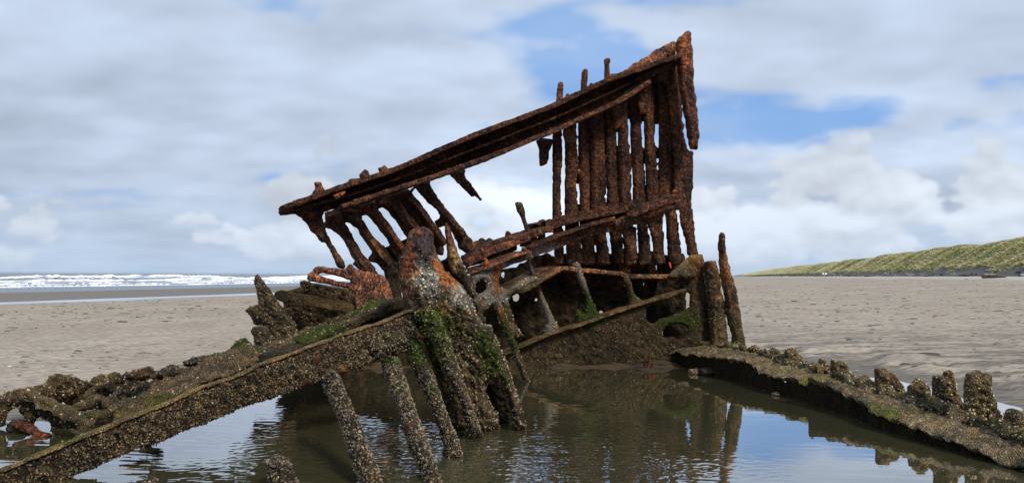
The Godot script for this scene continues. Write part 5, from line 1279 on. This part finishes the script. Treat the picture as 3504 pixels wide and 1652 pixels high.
	# the left side of the hull
	slab(wreck, "left_hull_plate", [[950, 1100, 15.0], [1220, 1000, 15.5]], [965, 1009, 985, 994, 1011, 989, 1027, 979, 1027, 963, 1044, 960, 1083, 971, 1129, 979, 1195, 989, 1212, 999, 1228, 1055, 1228, 1085, 1179, 1131, 1080, 1150, 1024, 1160, 998, 1111, 971, 1065], {t = 0.12, r = 0.05, e = 4, b = 1.0, lump = 0.05, tint = Color(1.15, 1.05, 0.95), shells = 250.0})
	bar(wreck, "left_hull_rail", [[940, 1009, 14.4], [998, 1019, 14.5], [1097, 1036, 14.6], [1162, 1048, 14.7], [1214, 1059, 14.8]], 0.15, 0.3, {b = 0.9, moss = 0.4, lump = 0.03, tint = Color(1.4, 1.3, 1.1)})
	slab(wreck, "orange_plate", [[1070, 950, 14.7], [1340, 950, 14.6]], [1065, 930, 1073, 918, 1087, 910, 1113, 913, 1149, 918, 1179, 922, 1189, 907, 1202, 903, 1215, 920, 1238, 926, 1288, 936, 1314, 944, 1330, 969, 1344, 1012, 1344, 1032, 1327, 1045, 1271, 1065, 1225, 1075, 1216, 1061, 1217, 1038, 1208, 999, 1189, 988, 1113, 970, 1083, 966, 1060, 963, 1048, 954, 1053, 936], {t = 0.1, r = 0.04, e = 3, cell = 4.0, b = 0.0, warm = 0.2, lump = 0.025, tint = Color(2.1, 2.0, 1.95), flute = 0.008, label = "bright orange rusted plate with a slot at the left of the wreck"}, [[1083, 936, 1100, 934, 1129, 937, 1179, 952, 1197, 960, 1195, 966, 1162, 963, 1113, 949, 1090, 942]])
	slab(wreck, "left_spike", [[880, 1000, 14.3], [960, 1180, 14.1]], [871, 949, 881, 937, 890, 949, 906, 969, 924, 992, 932, 1005, 952, 1038, 980, 1065, 999, 1094, 1013, 1114, 1016, 1150, 1011, 1190, 958, 1190, 932, 1160, 912, 1121, 892, 1111, 871, 1113, 866, 1098, 859, 1085, 843, 1068, 841, 1061, 859, 1050, 882, 1042, 881, 1009, 870, 972], {t = 0.3, r = 0.12, e = 3, cell = 4.5, b = 1.0, lump = 0.04, moss = -0.05, shells = 350.0, tint = Color(1.35, 1.25, 1.1), label = "jagged barnacled spike at the left end of the wreck"})
	slab(wreck, "left_stub", [[880, 1150, 13.7]], [860, 1131, 872, 1116, 899, 1114, 915, 1127, 925, 1150, 958, 1167, 961, 1187, 872, 1190, 870, 1160], {t = 0.35, r = 0.15, e = 4, cell = 4.5, b = 1.0, lump = 0.06, moss = 0.3, shells = 400.0})
	# the right side of the hull: a low shelf of plating with the stumps of frames
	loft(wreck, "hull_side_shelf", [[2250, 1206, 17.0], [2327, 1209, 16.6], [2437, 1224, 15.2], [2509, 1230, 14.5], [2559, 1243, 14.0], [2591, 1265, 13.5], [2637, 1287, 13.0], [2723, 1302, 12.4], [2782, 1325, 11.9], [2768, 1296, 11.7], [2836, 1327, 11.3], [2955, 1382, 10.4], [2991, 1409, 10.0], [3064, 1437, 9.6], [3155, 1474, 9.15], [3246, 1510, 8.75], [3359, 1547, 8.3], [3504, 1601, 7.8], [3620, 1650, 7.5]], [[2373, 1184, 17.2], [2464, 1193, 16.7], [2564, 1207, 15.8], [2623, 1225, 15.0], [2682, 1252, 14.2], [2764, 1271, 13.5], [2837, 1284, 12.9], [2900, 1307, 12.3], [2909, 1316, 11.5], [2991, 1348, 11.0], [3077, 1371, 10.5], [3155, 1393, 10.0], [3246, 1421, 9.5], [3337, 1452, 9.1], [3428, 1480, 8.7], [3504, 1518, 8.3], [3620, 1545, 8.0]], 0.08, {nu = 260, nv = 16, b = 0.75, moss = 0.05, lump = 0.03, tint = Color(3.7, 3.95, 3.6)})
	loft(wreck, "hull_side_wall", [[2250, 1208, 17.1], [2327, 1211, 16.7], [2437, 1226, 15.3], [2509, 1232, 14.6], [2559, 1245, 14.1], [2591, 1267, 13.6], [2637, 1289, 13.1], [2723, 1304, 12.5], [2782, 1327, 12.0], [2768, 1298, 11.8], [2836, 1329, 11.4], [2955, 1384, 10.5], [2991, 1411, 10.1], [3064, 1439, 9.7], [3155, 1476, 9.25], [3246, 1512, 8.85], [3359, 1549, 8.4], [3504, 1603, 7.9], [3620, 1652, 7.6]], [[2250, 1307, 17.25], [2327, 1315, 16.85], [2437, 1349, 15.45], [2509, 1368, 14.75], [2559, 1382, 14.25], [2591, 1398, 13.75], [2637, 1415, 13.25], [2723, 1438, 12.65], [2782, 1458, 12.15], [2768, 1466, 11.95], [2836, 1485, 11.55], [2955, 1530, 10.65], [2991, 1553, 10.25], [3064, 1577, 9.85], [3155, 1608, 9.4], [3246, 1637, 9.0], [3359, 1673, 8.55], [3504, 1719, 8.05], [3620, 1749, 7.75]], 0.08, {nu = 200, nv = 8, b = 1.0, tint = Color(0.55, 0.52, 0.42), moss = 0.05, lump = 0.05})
	bar(wreck, "hull_side_ridge", [[2373, 1175, 17.17], [2464, 1184, 16.67], [2564, 1198, 15.77], [2623, 1216, 14.97], [2682, 1243, 14.17], [2764, 1262, 13.47], [2837, 1275, 12.87], [2900, 1298, 12.27], [2909, 1307, 11.47], [2991, 1339, 10.97], [3077, 1362, 10.47], [3155, 1384, 9.97], [3246, 1412, 9.47], [3337, 1443, 9.07], [3428, 1471, 8.67], [3504, 1509, 8.27], [3620, 1536, 7.97]], [0.1, 0.14, 0.16, 0.16, 0.16, 0.17, 0.18], 0.16, {pipe = true, b = 1.0, lump = 0.05, moss = -0.2, tint = Color(2.2, 2.2, 1.9), shells = 300.0})
	slab(wreck, "rib_stub", [[2623, 1232, 15.1]], [2623, 1232, 2628, 1200, 2646, 1189, 2664, 1193, 2680, 1218, 2687, 1241, 2628, 1236], {t = 0.24, r = 0.09, e = 3, cell = 4.0, b = 1.0, lump = 0.04, moss = -0.25, tint = Color(2.3, 2.2, 1.85), grown = 0.8, shells = 500.0})
	slab(wreck, "rib_stub", [[2684, 1250, 14.1]], [2684, 1250, 2687, 1200, 2709, 1189, 2723, 1195, 2746, 1223, 2763, 1259, 2762, 1277, 2737, 1282, 2705, 1255], {t = 0.24, r = 0.09, e = 3, cell = 4.0, b = 1.0, lump = 0.04, moss = -0.25, tint = Color(2.3, 2.2, 1.85), grown = 0.8, shells = 500.0})
	slab(wreck, "rib_stub", [[2780, 1259, 12.9]], [2780, 1259, 2786, 1243, 2802, 1241, 2811, 1227, 2823, 1230, 2833, 1271, 2818, 1291, 2791, 1282], {t = 0.24, r = 0.09, e = 3, cell = 4.0, b = 1.0, lump = 0.04, moss = -0.25, tint = Color(2.3, 2.2, 1.85), grown = 0.8, shells = 500.0})
	slab(wreck, "rib_stub", [[2843, 1282, 12.3]], [2843, 1282, 2848, 1230, 2896, 1236, 2900, 1264, 2915, 1300, 2909, 1318, 2882, 1314], {t = 0.24, r = 0.09, e = 3, cell = 4.0, b = 1.0, lump = 0.04, moss = -0.25, tint = Color(2.3, 2.2, 1.85), grown = 0.8, shells = 500.0})
	slab(wreck, "rib_stub", [[2917, 1323, 11.5]], [2917, 1323, 2936, 1286, 2968, 1284, 2991, 1305, 3000, 1327, 2991, 1350, 2955, 1341], {t = 0.24, r = 0.09, e = 3, cell = 4.0, b = 1.0, lump = 0.04, moss = -0.25, tint = Color(2.3, 2.2, 1.85), grown = 0.8, shells = 500.0})
	slab(wreck, "rib_stub", [[2996, 1355, 10.9]], [2996, 1355, 2998, 1261, 3032, 1258, 3037, 1271, 3064, 1282, 3091, 1323, 3107, 1355, 3100, 1373, 3055, 1373], {t = 0.24, r = 0.09, e = 3, cell = 5.0, b = 1.0, lump = 0.04, moss = -0.25, tint = Color(2.3, 2.2, 1.85), grown = 0.8, shells = 500.0})
	slab(wreck, "rib_stub", [[3112, 1373, 10.2]], [3112, 1373, 3112, 1323, 3141, 1295, 3155, 1300, 3182, 1327, 3190, 1391, 3182, 1405, 3137, 1391], {t = 0.24, r = 0.09, e = 3, cell = 5.0, b = 1.0, lump = 0.04, moss = -0.25, tint = Color(2.3, 2.2, 1.85), grown = 0.8, shells = 500.0})
	slab(wreck, "rib_stub", [[3198, 1409, 9.75]], [3198, 1409, 3196, 1286, 3232, 1284, 3239, 1266, 3257, 1266, 3268, 1318, 3291, 1373, 3309, 1418, 3291, 1437, 3246, 1423], {t = 0.24, r = 0.09, e = 3, cell = 5.0, b = 1.0, lump = 0.04, moss = -0.25, tint = Color(2.3, 2.2, 1.85), grown = 0.8, shells = 500.0})
	slab(wreck, "rib_stub", [[3307, 1446, 9.25]], [3307, 1446, 3307, 1318, 3314, 1277, 3355, 1269, 3388, 1282, 3389, 1332, 3405, 1382, 3439, 1455, 3428, 1477, 3359, 1464], {t = 0.24, r = 0.09, e = 3, cell = 5.0, b = 1.0, lump = 0.04, moss = -0.25, tint = Color(2.3, 2.2, 1.85), grown = 0.8, shells = 500.0})
	slab(wreck, "rib_stub", [[3434, 1500, 8.6]], [3434, 1500, 3446, 1414, 3459, 1396, 3482, 1400, 3514, 1427, 3519, 1537, 3450, 1509], {t = 0.24, r = 0.09, e = 3, cell = 5.0, b = 1.0, lump = 0.04, moss = -0.25, tint = Color(2.3, 2.2, 1.85), grown = 0.8, shells = 500.0})
	var ribbon := slab(wreck, "red_ribbon", [[2292, 905, 16.7]], [2289, 899, 2294, 896, 2299, 916, 2296, 920], {t = 0.03, r = 0.02, e = 1.0, cell = 3.0, b = 0.0, label = "small bright red strip caught on the frames"})
	var red := StandardMaterial3D.new()
	red.albedo_color = Color(0.85, 0.2, 0.2)
	red.roughness = 0.6
	ribbon.material_override = red

func build_loose_pieces() -> void:
	# posts that stand in the pool by themselves
	var thing_0 := thing("barnacled_post", "square-topped barnacled post leaning in the pool under the sloping beam", "post", at(1290, 1700, 6.9))
	slab(thing_0, "post_shaft", [[1130, 1310, 8.6], [1290, 1680, 7.0]], [1102, 1316, 1109, 1309, 1155, 1298, 1164, 1305, 1173, 1332, 1191, 1377, 1214, 1427, 1237, 1482, 1259, 1532, 1278, 1577, 1296, 1623, 1309, 1659, 1314, 1687, 1250, 1687, 1237, 1652, 1214, 1600, 1191, 1541, 1177, 1487, 1159, 1427, 1137, 1382, 1123, 1346], {t = 0.26, r = 0.1, e = 4, cell = 4.0, b = 1.0, lump = 0.05, moss = -0.05, grown = 0.8, shells = 1800.0, label = "leaning shaft crusted with mussels, paler along its right edge"})
	var thing_1 := thing("barnacled_post", "short barnacled stump with a flat grey top at the bottom edge", "post", at(990, 1690, 6.9))
	slab(thing_1, "post_shaft", [[960, 1600, 7.2]], [910, 1582, 927, 1566, 973, 1562, 983, 1573, 996, 1614, 1018, 1659, 1023, 1691, 927, 1691, 916, 1609], {t = 0.24, r = 0.1, e = 4, cell = 4.0, b = 1.0, lump = 0.05, moss = -0.2, grown = 0.8, shells = 1800.0})
	var thing_2 := thing("barnacled_post", "tip of a pale barnacled post just showing at the bottom edge", "post", at(510, 1690, 6.9))
	slab(thing_2, "post_shaft", [[510, 1650, 7.2]], [488, 1658, 503, 1645, 525, 1636, 532, 1643, 532, 1684, 491, 1684], {t = 0.2, r = 0.1, e = 3, cell = 4.0, b = 0.9, lump = 0.04, moss = -0.2, tint = Color(1.3, 1.2, 1.2), shells = 900.0})
	# the broken hull side and pipes lying at the left
	var thing_3 := thing("broken_hull_edge", "barnacled arch of broken hull plate at the left edge of the picture", "wreckage", at(180, 1400, 10.6))
	slab(thing_3, "hull_fragment", [[0, 1370, 9.8], [360, 1300, 11.2]], [-22, 1356, 0, 1353, 30, 1341, 67, 1330, 112, 1323, 160, 1312, 179, 1286, 197, 1279, 223, 1284, 261, 1293, 283, 1304, 313, 1312, 324, 1289, 346, 1282, 367, 1287, 369, 1297, 335, 1323, 276, 1330, 268, 1349, 223, 1368, 190, 1368, 179, 1347, 149, 1368, 123, 1368, 93, 1364, 56, 1382, 30, 1399, 9, 1422, 7, 1453, -22, 1468], {t = 0.26, r = 0.12, e = 4, cell = 4.5, b = 1.0, lump = 0.04, moss = -0.2, shells = 400.0, tint = Color(1.5, 1.35, 1.1)})
	slab(thing_3, "sunken_plate", [[250, 1400, 11.0], [500, 1360, 11.0]], [179, 1364, 261, 1341, 335, 1323, 410, 1293, 521, 1323, 551, 1349, 503, 1401, 372, 1438, 283, 1453, 223, 1423], {t = 0.08, r = 0.04, e = 5, b = 1.0, lump = 0.05, tint = Color(0.7, 0.65, 0.55), shells = 150.0})
	var thing_4 := thing("fallen_girder", "grey girder lying aslant with dark plate hanging under it, left in the pool", "girder", at(250, 1450, 9.7))
	bar(thing_4, "plate_edge", [[67, 1340, 9.5], [112, 1360, 9.4], [168, 1384, 9.3], [223, 1410, 9.2], [276, 1438, 9.1], [309, 1457, 9.0]], 0.085, 0.13, {b = 1.0, lump = 0.03, moss = -0.25, tint = Color(2.4, 2.3, 2.0), shells = 80.0})
	slab(thing_4, "hanging_plate", [[90, 1400, 9.58], [310, 1450, 9.1]], [74, 1353, 112, 1371, 168, 1397, 223, 1423, 276, 1449, 261, 1468, 190, 1468, 160, 1438, 130, 1423, 123, 1435, 112, 1453, 101, 1453, 99, 1431, 76, 1423], {t = 0.08, r = 0.04, e = 4, b = 1.0, tint = Color(0.75, 0.75, 0.6), lump = 0.05, shells = 500.0})
	var thing_5 := thing("encrusted_pipe", "long encrusted pipe rising from the girder to the rusty block", "pipe", at(328, 1343, 11.0), "encrusted pipes lying in the wreck")
	bar(thing_5, "pipe_length", [[175, 1386, 10.6], [223, 1368, 10.7], [279, 1349, 10.8], [328, 1328, 11.0], [369, 1299, 11.2], [410, 1284, 11.3]], 0.105, 0.105, {pipe = true, b = 1.0, lump = 0.03, moss = -0.25, tint = Color(1.9, 1.8, 1.6), shells = 120.0})
	var thing_6 := thing("encrusted_pipe", "short bent pipe below the long encrusted pipe", "pipe", at(320, 1384, 10.6), "encrusted pipes lying in the wreck")
	bar(thing_6, "pipe_length", [[238, 1403, 10.5], [283, 1390, 10.5], [320, 1369, 10.6], [357, 1369, 10.6], [372, 1382, 10.5]], 0.105, 0.105, {pipe = true, b = 1.0, lump = 0.03, moss = -0.25, tint = Color(1.9, 1.8, 1.6), shells = 120.0})
	var thing_7 := thing("encrusted_pipe", "encrusted pipe with a blunt open end beside the ring", "pipe", at(402, 1394, 10.4), "encrusted pipes lying in the wreck")
	bar(thing_7, "pipe_length", [[357, 1394, 10.3], [369, 1375, 10.4], [387, 1364, 10.5], [402, 1379, 10.4], [447, 1375, 10.3], [488, 1353, 10.3], [510, 1360, 10.2]], 0.105, 0.105, {pipe = true, b = 1.0, lump = 0.03, moss = -0.25, tint = Color(1.9, 1.8, 1.6), shells = 120.0})
	var thing_8 := thing("encrusted_pipe", "mossy encrusted pipe nearest the sloping beam", "pipe", at(410, 1405, 10.1), "encrusted pipes lying in the wreck")
	bar(thing_8, "pipe_length", [[290, 1440, 9.9], [320, 1423, 9.95], [357, 1412, 10.0], [410, 1390, 10.1], [462, 1386, 10.1], [521, 1371, 10.0], [558, 1364, 9.9]], 0.105, 0.105, {pipe = true, b = 1.0, lump = 0.03, moss = 0.1, tint = Color(1.9, 1.8, 1.6), shells = 120.0})
	var thing_9 := thing("encrusted_pipe", "dark stubby pipe behind the ring, bent down at its right end", "pipe", at(514, 1332, 11.1), "encrusted pipes lying in the wreck")
	bar(thing_9, "pipe_length", [[439, 1315, 11.2], [473, 1308, 11.2], [514, 1317, 11.1], [536, 1328, 11.0], [544, 1341, 10.9]], 0.105, 0.105, {pipe = true, b = 1.0, lump = 0.03, moss = 0.0, tint = Color(1.9, 1.8, 1.6), shells = 120.0})
	var thing_10 := thing("encrusted_ring", "round encrusted ring, like a collar, among the pipes", "ring", at(434, 1370, 10.7))
	bar(thing_10, "ring_rim", [[428, 1322, 10.996], [446, 1323, 10.983], [462, 1331, 10.904], [469, 1344, 10.78], [466, 1357, 10.648], [454, 1368, 10.545], [436, 1372, 10.501], [418, 1370, 10.527], [404, 1360, 10.618], [398, 1348, 10.746], [403, 1334, 10.875]], 0.085, 0.085, {pipe = true, b = 1.0, lump = 0.05, tint = Color(1.2, 1.15, 1.05), shells = 700.0, moss = -0.2})
	var thing_11 := thing("encrusted_lump", "pale rounded lump inside the encrusted ring", "rock", at(420, 1345, 10.8))
	slab(thing_11, "lump_body", [[420, 1345, 10.85]], [404, 1345, 413, 1334, 432, 1332, 443, 1341, 441, 1356, 417, 1360], {t = 0.3, r = 0.14, e = 3, b = 1.0, lump = 0.06, tint = Color(1.6, 1.55, 1.45)})
	var thing_12 := thing("rusty_block", "jagged rusty block standing on the pipes", "wreckage", at(465, 1295, 10.4))
	slab(thing_12, "block_body", [[465, 1280, 10.4]], [415, 1280, 447, 1271, 477, 1261, 503, 1252, 511, 1260, 514, 1269, 536, 1273, 540, 1284, 510, 1295, 495, 1302, 439, 1299, 417, 1293], {t = 0.4, r = 0.12, e = 4, b = 0.6, lump = 0.06, warm = 0.25, shells = 400.0})
	var thing_13 := thing("encrusted_slab", "flat ochre slab crusted with barnacles behind the mossy sand", "wreckage", at(580, 1280, 10.0))
	slab(thing_13, "slab_body", [[580, 1270, 10.0]], [508, 1291, 532, 1278, 566, 1256, 585, 1247, 599, 1252, 633, 1261, 648, 1271, 653, 1280, 581, 1298, 540, 1301], {t = 0.5, r = 0.18, e = 4, b = 1.0, lump = 0.07, moss = 0.1, shells = 500.0, tint = Color(1.25, 1.15, 0.95)})
	var thing_14 := thing("rusty_cone", "short stub of dark pipe with a rusty rim", "wreckage", at(545, 1325, 9.7))
	slab(thing_14, "stub_body", [[545, 1320, 9.7]], [517, 1301, 532, 1296, 558, 1308, 566, 1323, 566, 1345, 536, 1356, 519, 1345], {t = 0.3, r = 0.12, e = 3, b = 0.7, lump = 0.06, warm = 0.35, moss = 0.2})
	var thing_15 := thing("mossy_lump", "long low mossy lump at the back of the sand in the wreck", "wreckage", at(715, 1240, 10.4))
	slab(thing_15, "lump_body", [[715, 1230, 10.5]], [629, 1239, 652, 1226, 707, 1215, 782, 1203, 804, 1215, 800, 1239, 707, 1248, 640, 1256], {t = 0.5, r = 0.2, e = 5, b = 1.0, lump = 0.07, moss = 0.5, shells = 500.0})
	var thing_16 := thing("mossy_cone", "round green mossy cone standing on the sand left of the spike", "wreckage", at(825, 1200, 11.4))
	slab(thing_16, "cone_body", [[825, 1190, 11.5]], [793, 1187, 800, 1180, 820, 1160, 836, 1156, 849, 1170, 863, 1193, 863, 1213, 793, 1213], {t = 0.5, r = 0.22, e = 4, b = 1.0, lump = 0.07, moss = 0.9, shells = 400.0})
	var thing_17 := thing("mossy_mound", "green mossy hump on the inner stringer in front of the spike", "wreckage", at(930, 1205, 9.8))
	slab(thing_17, "hump_body", [[935, 1205, 9.8]], [896, 1216, 902, 1197, 922, 1187, 948, 1190, 965, 1197, 958, 1213, 932, 1226, 902, 1233], {t = 0.5, r = 0.2, e = 4, b = 1.0, lump = 0.07, moss = 0.9, shells = 400.0})
	var thing_18 := thing("rusty_scrap", "red-edged scrap of plate lying in the water at the left", "scrap", at(90, 1490, 9.5))
	slab(thing_18, "plate_body", [[90, 1470, 9.6], [140, 1470, 9.5]], [32, 1449, 45, 1438, 60, 1438, 93, 1461, 128, 1479, 130, 1494, 119, 1498, 60, 1492, 39, 1472], {t = 0.2, r = 0.06, e = 4, b = 0.9, moss = 0.15, lump = 0.05})
	bar(thing_18, "bare_edge", [[48, 1438, 9.5], [74, 1453, 9.45], [101, 1470, 9.4], [130, 1485, 9.35], [168, 1490, 9.3]], [0.05, 0.05, 0.05, 0.03], 0.11, {b = 0.1, warm = 0.05, tint = Color(1.3, 1.0, 1.05), lump = 0.025, label = "red bare edge of the scrap"})
	var thing_19 := thing("pale_rock", "small pale rock in the water beside the red-edged scrap", "rock", at(112, 1505, 9.3))
	slab(thing_19, "rock_body", [[112, 1500, 9.3]], [85, 1507, 95, 1493, 112, 1490, 138, 1498, 136, 1506, 112, 1513], {t = 0.25, r = 0.1, e = 3, b = 1.0, lump = 0.04, tint = Color(1.7, 1.5, 1.4)})
	# bits at the far edge of the pool
	var thing_20 := thing("grey_stone", "single flat grey stone breaking the water near the right shelf", "rock", at(2655, 1352, 12.8))
	slab(thing_20, "stone_body", [[2655, 1348, 12.8]], [2640, 1348, 2650, 1342, 2664, 1340, 2671, 1348, 2664, 1355, 2646, 1354], {t = 0.3, r = 0.08, e = 2, cell = 3.0, b = 0.0, lump = 0.03, tint = Color(2.2, 3.2, 3.6)})
	var thing_21 := thing("bank_rock", "pale dark-veined rock at the left of the pair by the pool bank", "rock", at(2375, 1282, 15.6))
	slab(thing_21, "rock_body", [[2355, 1278, 15.6]], [2355, 1278, 2359, 1264, 2382, 1260, 2396, 1264, 2391, 1282, 2368, 1287], {t = 0.45, r = 0.16, e = 3, cell = 3.5, b = 0.3, lump = 0.05, tint = Color(2.4, 3.2, 3.4)})
	var thing_22 := thing("bank_rock", "black rock at the right of the pair by the pool bank", "rock", at(2411, 1284, 15.4))
	slab(thing_22, "rock_body", [[2391, 1280, 15.4]], [2391, 1280, 2396, 1260, 2418, 1257, 2455, 1261, 2471, 1271, 2464, 1283, 2418, 1287], {t = 0.45, r = 0.16, e = 3, cell = 3.5, b = 0.3, lump = 0.05, tint = Color(0.8, 1.1, 1.2)})
	var thing_23 := thing("bank_rock", "dark weedy rock in the shade under the right shelf", "rock", at(2575, 1304, 14.6))
	slab(thing_23, "rock_body", [[2555, 1300, 14.6]], [2555, 1300, 2573, 1289, 2609, 1286, 2630, 1300, 2623, 1311, 2573, 1309], {t = 0.45, r = 0.16, e = 3, cell = 3.5, b = 0.3, lump = 0.05, tint = Color(0.8, 1.1, 1.2)})
	var thing_24 := thing("red_seaweed", "tuft of rust-red seaweed on the pool bank", "seaweed", at(2218, 1258, 16.1))
	bar(thing_24, "weed_frond", [[2211, 1258, 16.1], [2204, 1245, 16.1], [2207, 1227, 16.1]], 0.035, 0.02, {b = 0.0, warm = 0.6, tint = Color(0.6, 0.45, 0.5), pipe = true, lump = 0.01})
	bar(thing_24, "weed_frond", [[2206, 1258, 16.1], [2204, 1245, 16.1], [2221, 1235, 16.1]], 0.035, 0.02, {b = 0.0, warm = 0.6, tint = Color(0.6, 0.45, 0.5), pipe = true, lump = 0.01})
	bar(thing_24, "weed_frond", [[2225, 1258, 16.1], [2221, 1245, 16.1], [2227, 1229, 16.1]], 0.035, 0.02, {b = 0.0, warm = 0.6, tint = Color(0.6, 0.45, 0.5), pipe = true, lump = 0.01})
	bar(thing_24, "weed_frond", [[2209, 1258, 16.1], [2203, 1245, 16.1], [2199, 1237, 16.1]], 0.035, 0.02, {b = 0.0, warm = 0.6, tint = Color(0.6, 0.45, 0.5), pipe = true, lump = 0.01})
	bar(thing_24, "weed_frond", [[2227, 1258, 16.1], [2232, 1245, 16.1], [2238, 1228, 16.1]], 0.035, 0.02, {b = 0.0, warm = 0.6, tint = Color(0.6, 0.45, 0.5), pipe = true, lump = 0.01})
	bar(thing_24, "weed_frond", [[2213, 1258, 16.1], [2215, 1245, 16.1], [2221, 1236, 16.1]], 0.035, 0.02, {b = 0.0, warm = 0.6, tint = Color(0.6, 0.45, 0.5), pipe = true, lump = 0.01})
	bar(thing_24, "weed_frond", [[2229, 1258, 16.1], [2222, 1245, 16.1], [2232, 1234, 16.1]], 0.035, 0.02, {b = 0.0, warm = 0.6, tint = Color(0.6, 0.45, 0.5), pipe = true, lump = 0.01})
	bar(thing_24, "weed_frond", [[2218, 1258, 16.1], [2213, 1245, 16.1], [2217, 1226, 16.1]], 0.035, 0.02, {b = 0.0, warm = 0.6, tint = Color(0.6, 0.45, 0.5), pipe = true, lump = 0.01})
	bar(thing_24, "weed_frond", [[2230, 1258, 16.1], [2236, 1245, 16.1], [2232, 1229, 16.1]], 0.035, 0.02, {b = 0.0, warm = 0.6, tint = Color(0.6, 0.45, 0.5), pipe = true, lump = 0.01})

func build_driftwood() -> void:
	# logs thrown up at the foot of the dune; the big one lies out on the pale sand
	var bark := StandardMaterial3D.new()
	bark.vertex_color_use_as_albedo = true
	bark.roughness = 0.9
	var big := driftwood(40.6, 151.0, 3.9, 0.32, -1.15, Color(0.13, 0.085, 0.065), bark, 2)
	tag(big, "big brown log with a dark hollow end lying on the pale sand", "log")
	var words := ["bleached", "grey", "black", "brown", "pale", "dark"]
	var tones := [Color(0.42, 0.38, 0.33), Color(0.22, 0.205, 0.19), Color(0.04, 0.036, 0.034), Color(0.15, 0.1, 0.07), Color(0.5, 0.45, 0.38), Color(0.075, 0.062, 0.055)]
	var nth := ["rightmost", "second from the right", "third from the right", "fourth from the right", "fifth from the right", "sixth from the right"]
	var seen := {}
	for k in 48:                                        # from the nearest, at the right of the picture, to the farthest
		var t := 150.0 + 330.0 * pow((k + rng.randf()) / 48.0, 1.5)
		var s := rng.randf_range(44.8, 48.2)
		var q := (k * 5 + rng.randi() % 3) % 6
		var length := rng.randf_range(0.9, 3.4)
		var log_ := driftwood(s, t, length, rng.randf_range(0.09, 0.24), rng.randf_range(-2.0, -0.4), tones[q], bark, rng.randi() % 3)
		var what := "%s driftwood %s" % [words[q], "log" if length > 2.5 else "branch" if length > 1.7 else "stump"]
		var count: int = seen.get(what, 0)
		seen[what] = count + 1
		tag(log_, "%s %s along the foot of the dune" % [what, nth[mini(count, 5)] if count < 6 else "farther left than the others like it,"], "driftwood", "driftwood along the foot of the dune")
	var white := StandardMaterial3D.new()
	white.albedo_color = Color(0.93, 0.93, 0.91)
	white.roughness = 0.7
	var wood := StandardMaterial3D.new()
	wood.albedo_color = Color(0.2, 0.17, 0.15)
	for k in 2:
		var p := shore(46.5, [452.0, 440.0][k], 0)
		p.y = maxf(ground_height(p.x, -p.z), dune_height(46.5, 450.0)) - 0.05
		var post := thing("white_board", ["left of two tiny white boards on posts below the far dune", "right of two tiny white boards on posts below the far dune"][k], "sign", p)
		for part in [["board", Vector3(0.95, 0.8, 0.06), 1.25, white], ["post", Vector3(0.14, 1.0, 0.14), 0.45, wood]]:
			var bm := BoxMesh.new()
			bm.size = part[1]
			var o := MeshInstance3D.new()
			o.name = part[0]
			o.mesh = bm
			o.material_override = part[3]
			o.position.y = part[2]
			post.add_child(o, true)

func driftwood(s: float, t: float, length: float, radius: float, turn: float, tone: Color, m: Material, boughs: int) -> Node3D:
	var p := shore(s, t, 0)
	p.y = maxf(ground_height(p.x, -p.z), dune_height(s, t) if s > 46.5 else -9.0)
	var root := Node3D.new()
	root.name = numbered("driftwood_log")
	root.position = p
	root.rotation.y = turn
	add_child(root, true)
	var limbs := [[Vector3(-length / 2, radius * 0.8, 0), Vector3(length / 2, radius * 0.7, 0), radius]]
	for k in boughs:
		var at_x := rng.randf_range(-0.4, 0.3) * length
		limbs.append([Vector3(at_x, radius, 0), Vector3(at_x + rng.randf_range(-0.5, 0.5), radius + rng.randf_range(0.15, 0.6), rng.randf_range(-0.5, 0.5)), radius * 0.45])
	for k in limbs.size():
		var st := SurfaceTool.new()
		st.begin(Mesh.PRIMITIVE_TRIANGLES)
		var a: Vector3 = limbs[k][0]
		var b: Vector3 = limbs[k][1]
		var ax := (b - a).normalized()
		var u := ax.cross(Vector3(0.1, 1, 0.2)).normalized()
		var w := ax.cross(u)
		for j in 7:
			var c := a.lerp(b, j / 6.0) + u * rng.randf_range(-0.15, 0.15) * radius
			var r: float = limbs[k][2] * (1.0 - 0.35 * j / 6.0) * rng.randf_range(0.85, 1.12)
			for i in 8:
				var g := TAU * i / 8
				st.set_color(tone * rng.randf_range(0.7, 1.25))
				st.add_vertex(c + (u * cos(g) + w * sin(g)) * r * rng.randf_range(0.9, 1.1))
		for j in 2:
			st.set_color(tone * 0.35)
			st.add_vertex(a if j == 0 else b)
		for j in 6:
			for i in 8:
				var i2 := (i + 1) % 8
				for q in [j * 8 + i, j * 8 + i2, j * 8 + 8 + i2, j * 8 + i, j * 8 + 8 + i2, j * 8 + 8 + i]:
					st.add_index(q)
		for i in 8:
			var i2 := (i + 1) % 8
			for q in [56, i2, i, 57, 48 + i, 48 + i2]:
				st.add_index(q)
		st.generate_normals()
		var o := MeshInstance3D.new()
		o.mesh = st.commit()
		o.name = "trunk" if k == 0 else "bough"
		o.material_override = m
		root.add_child(o, true)
	return root
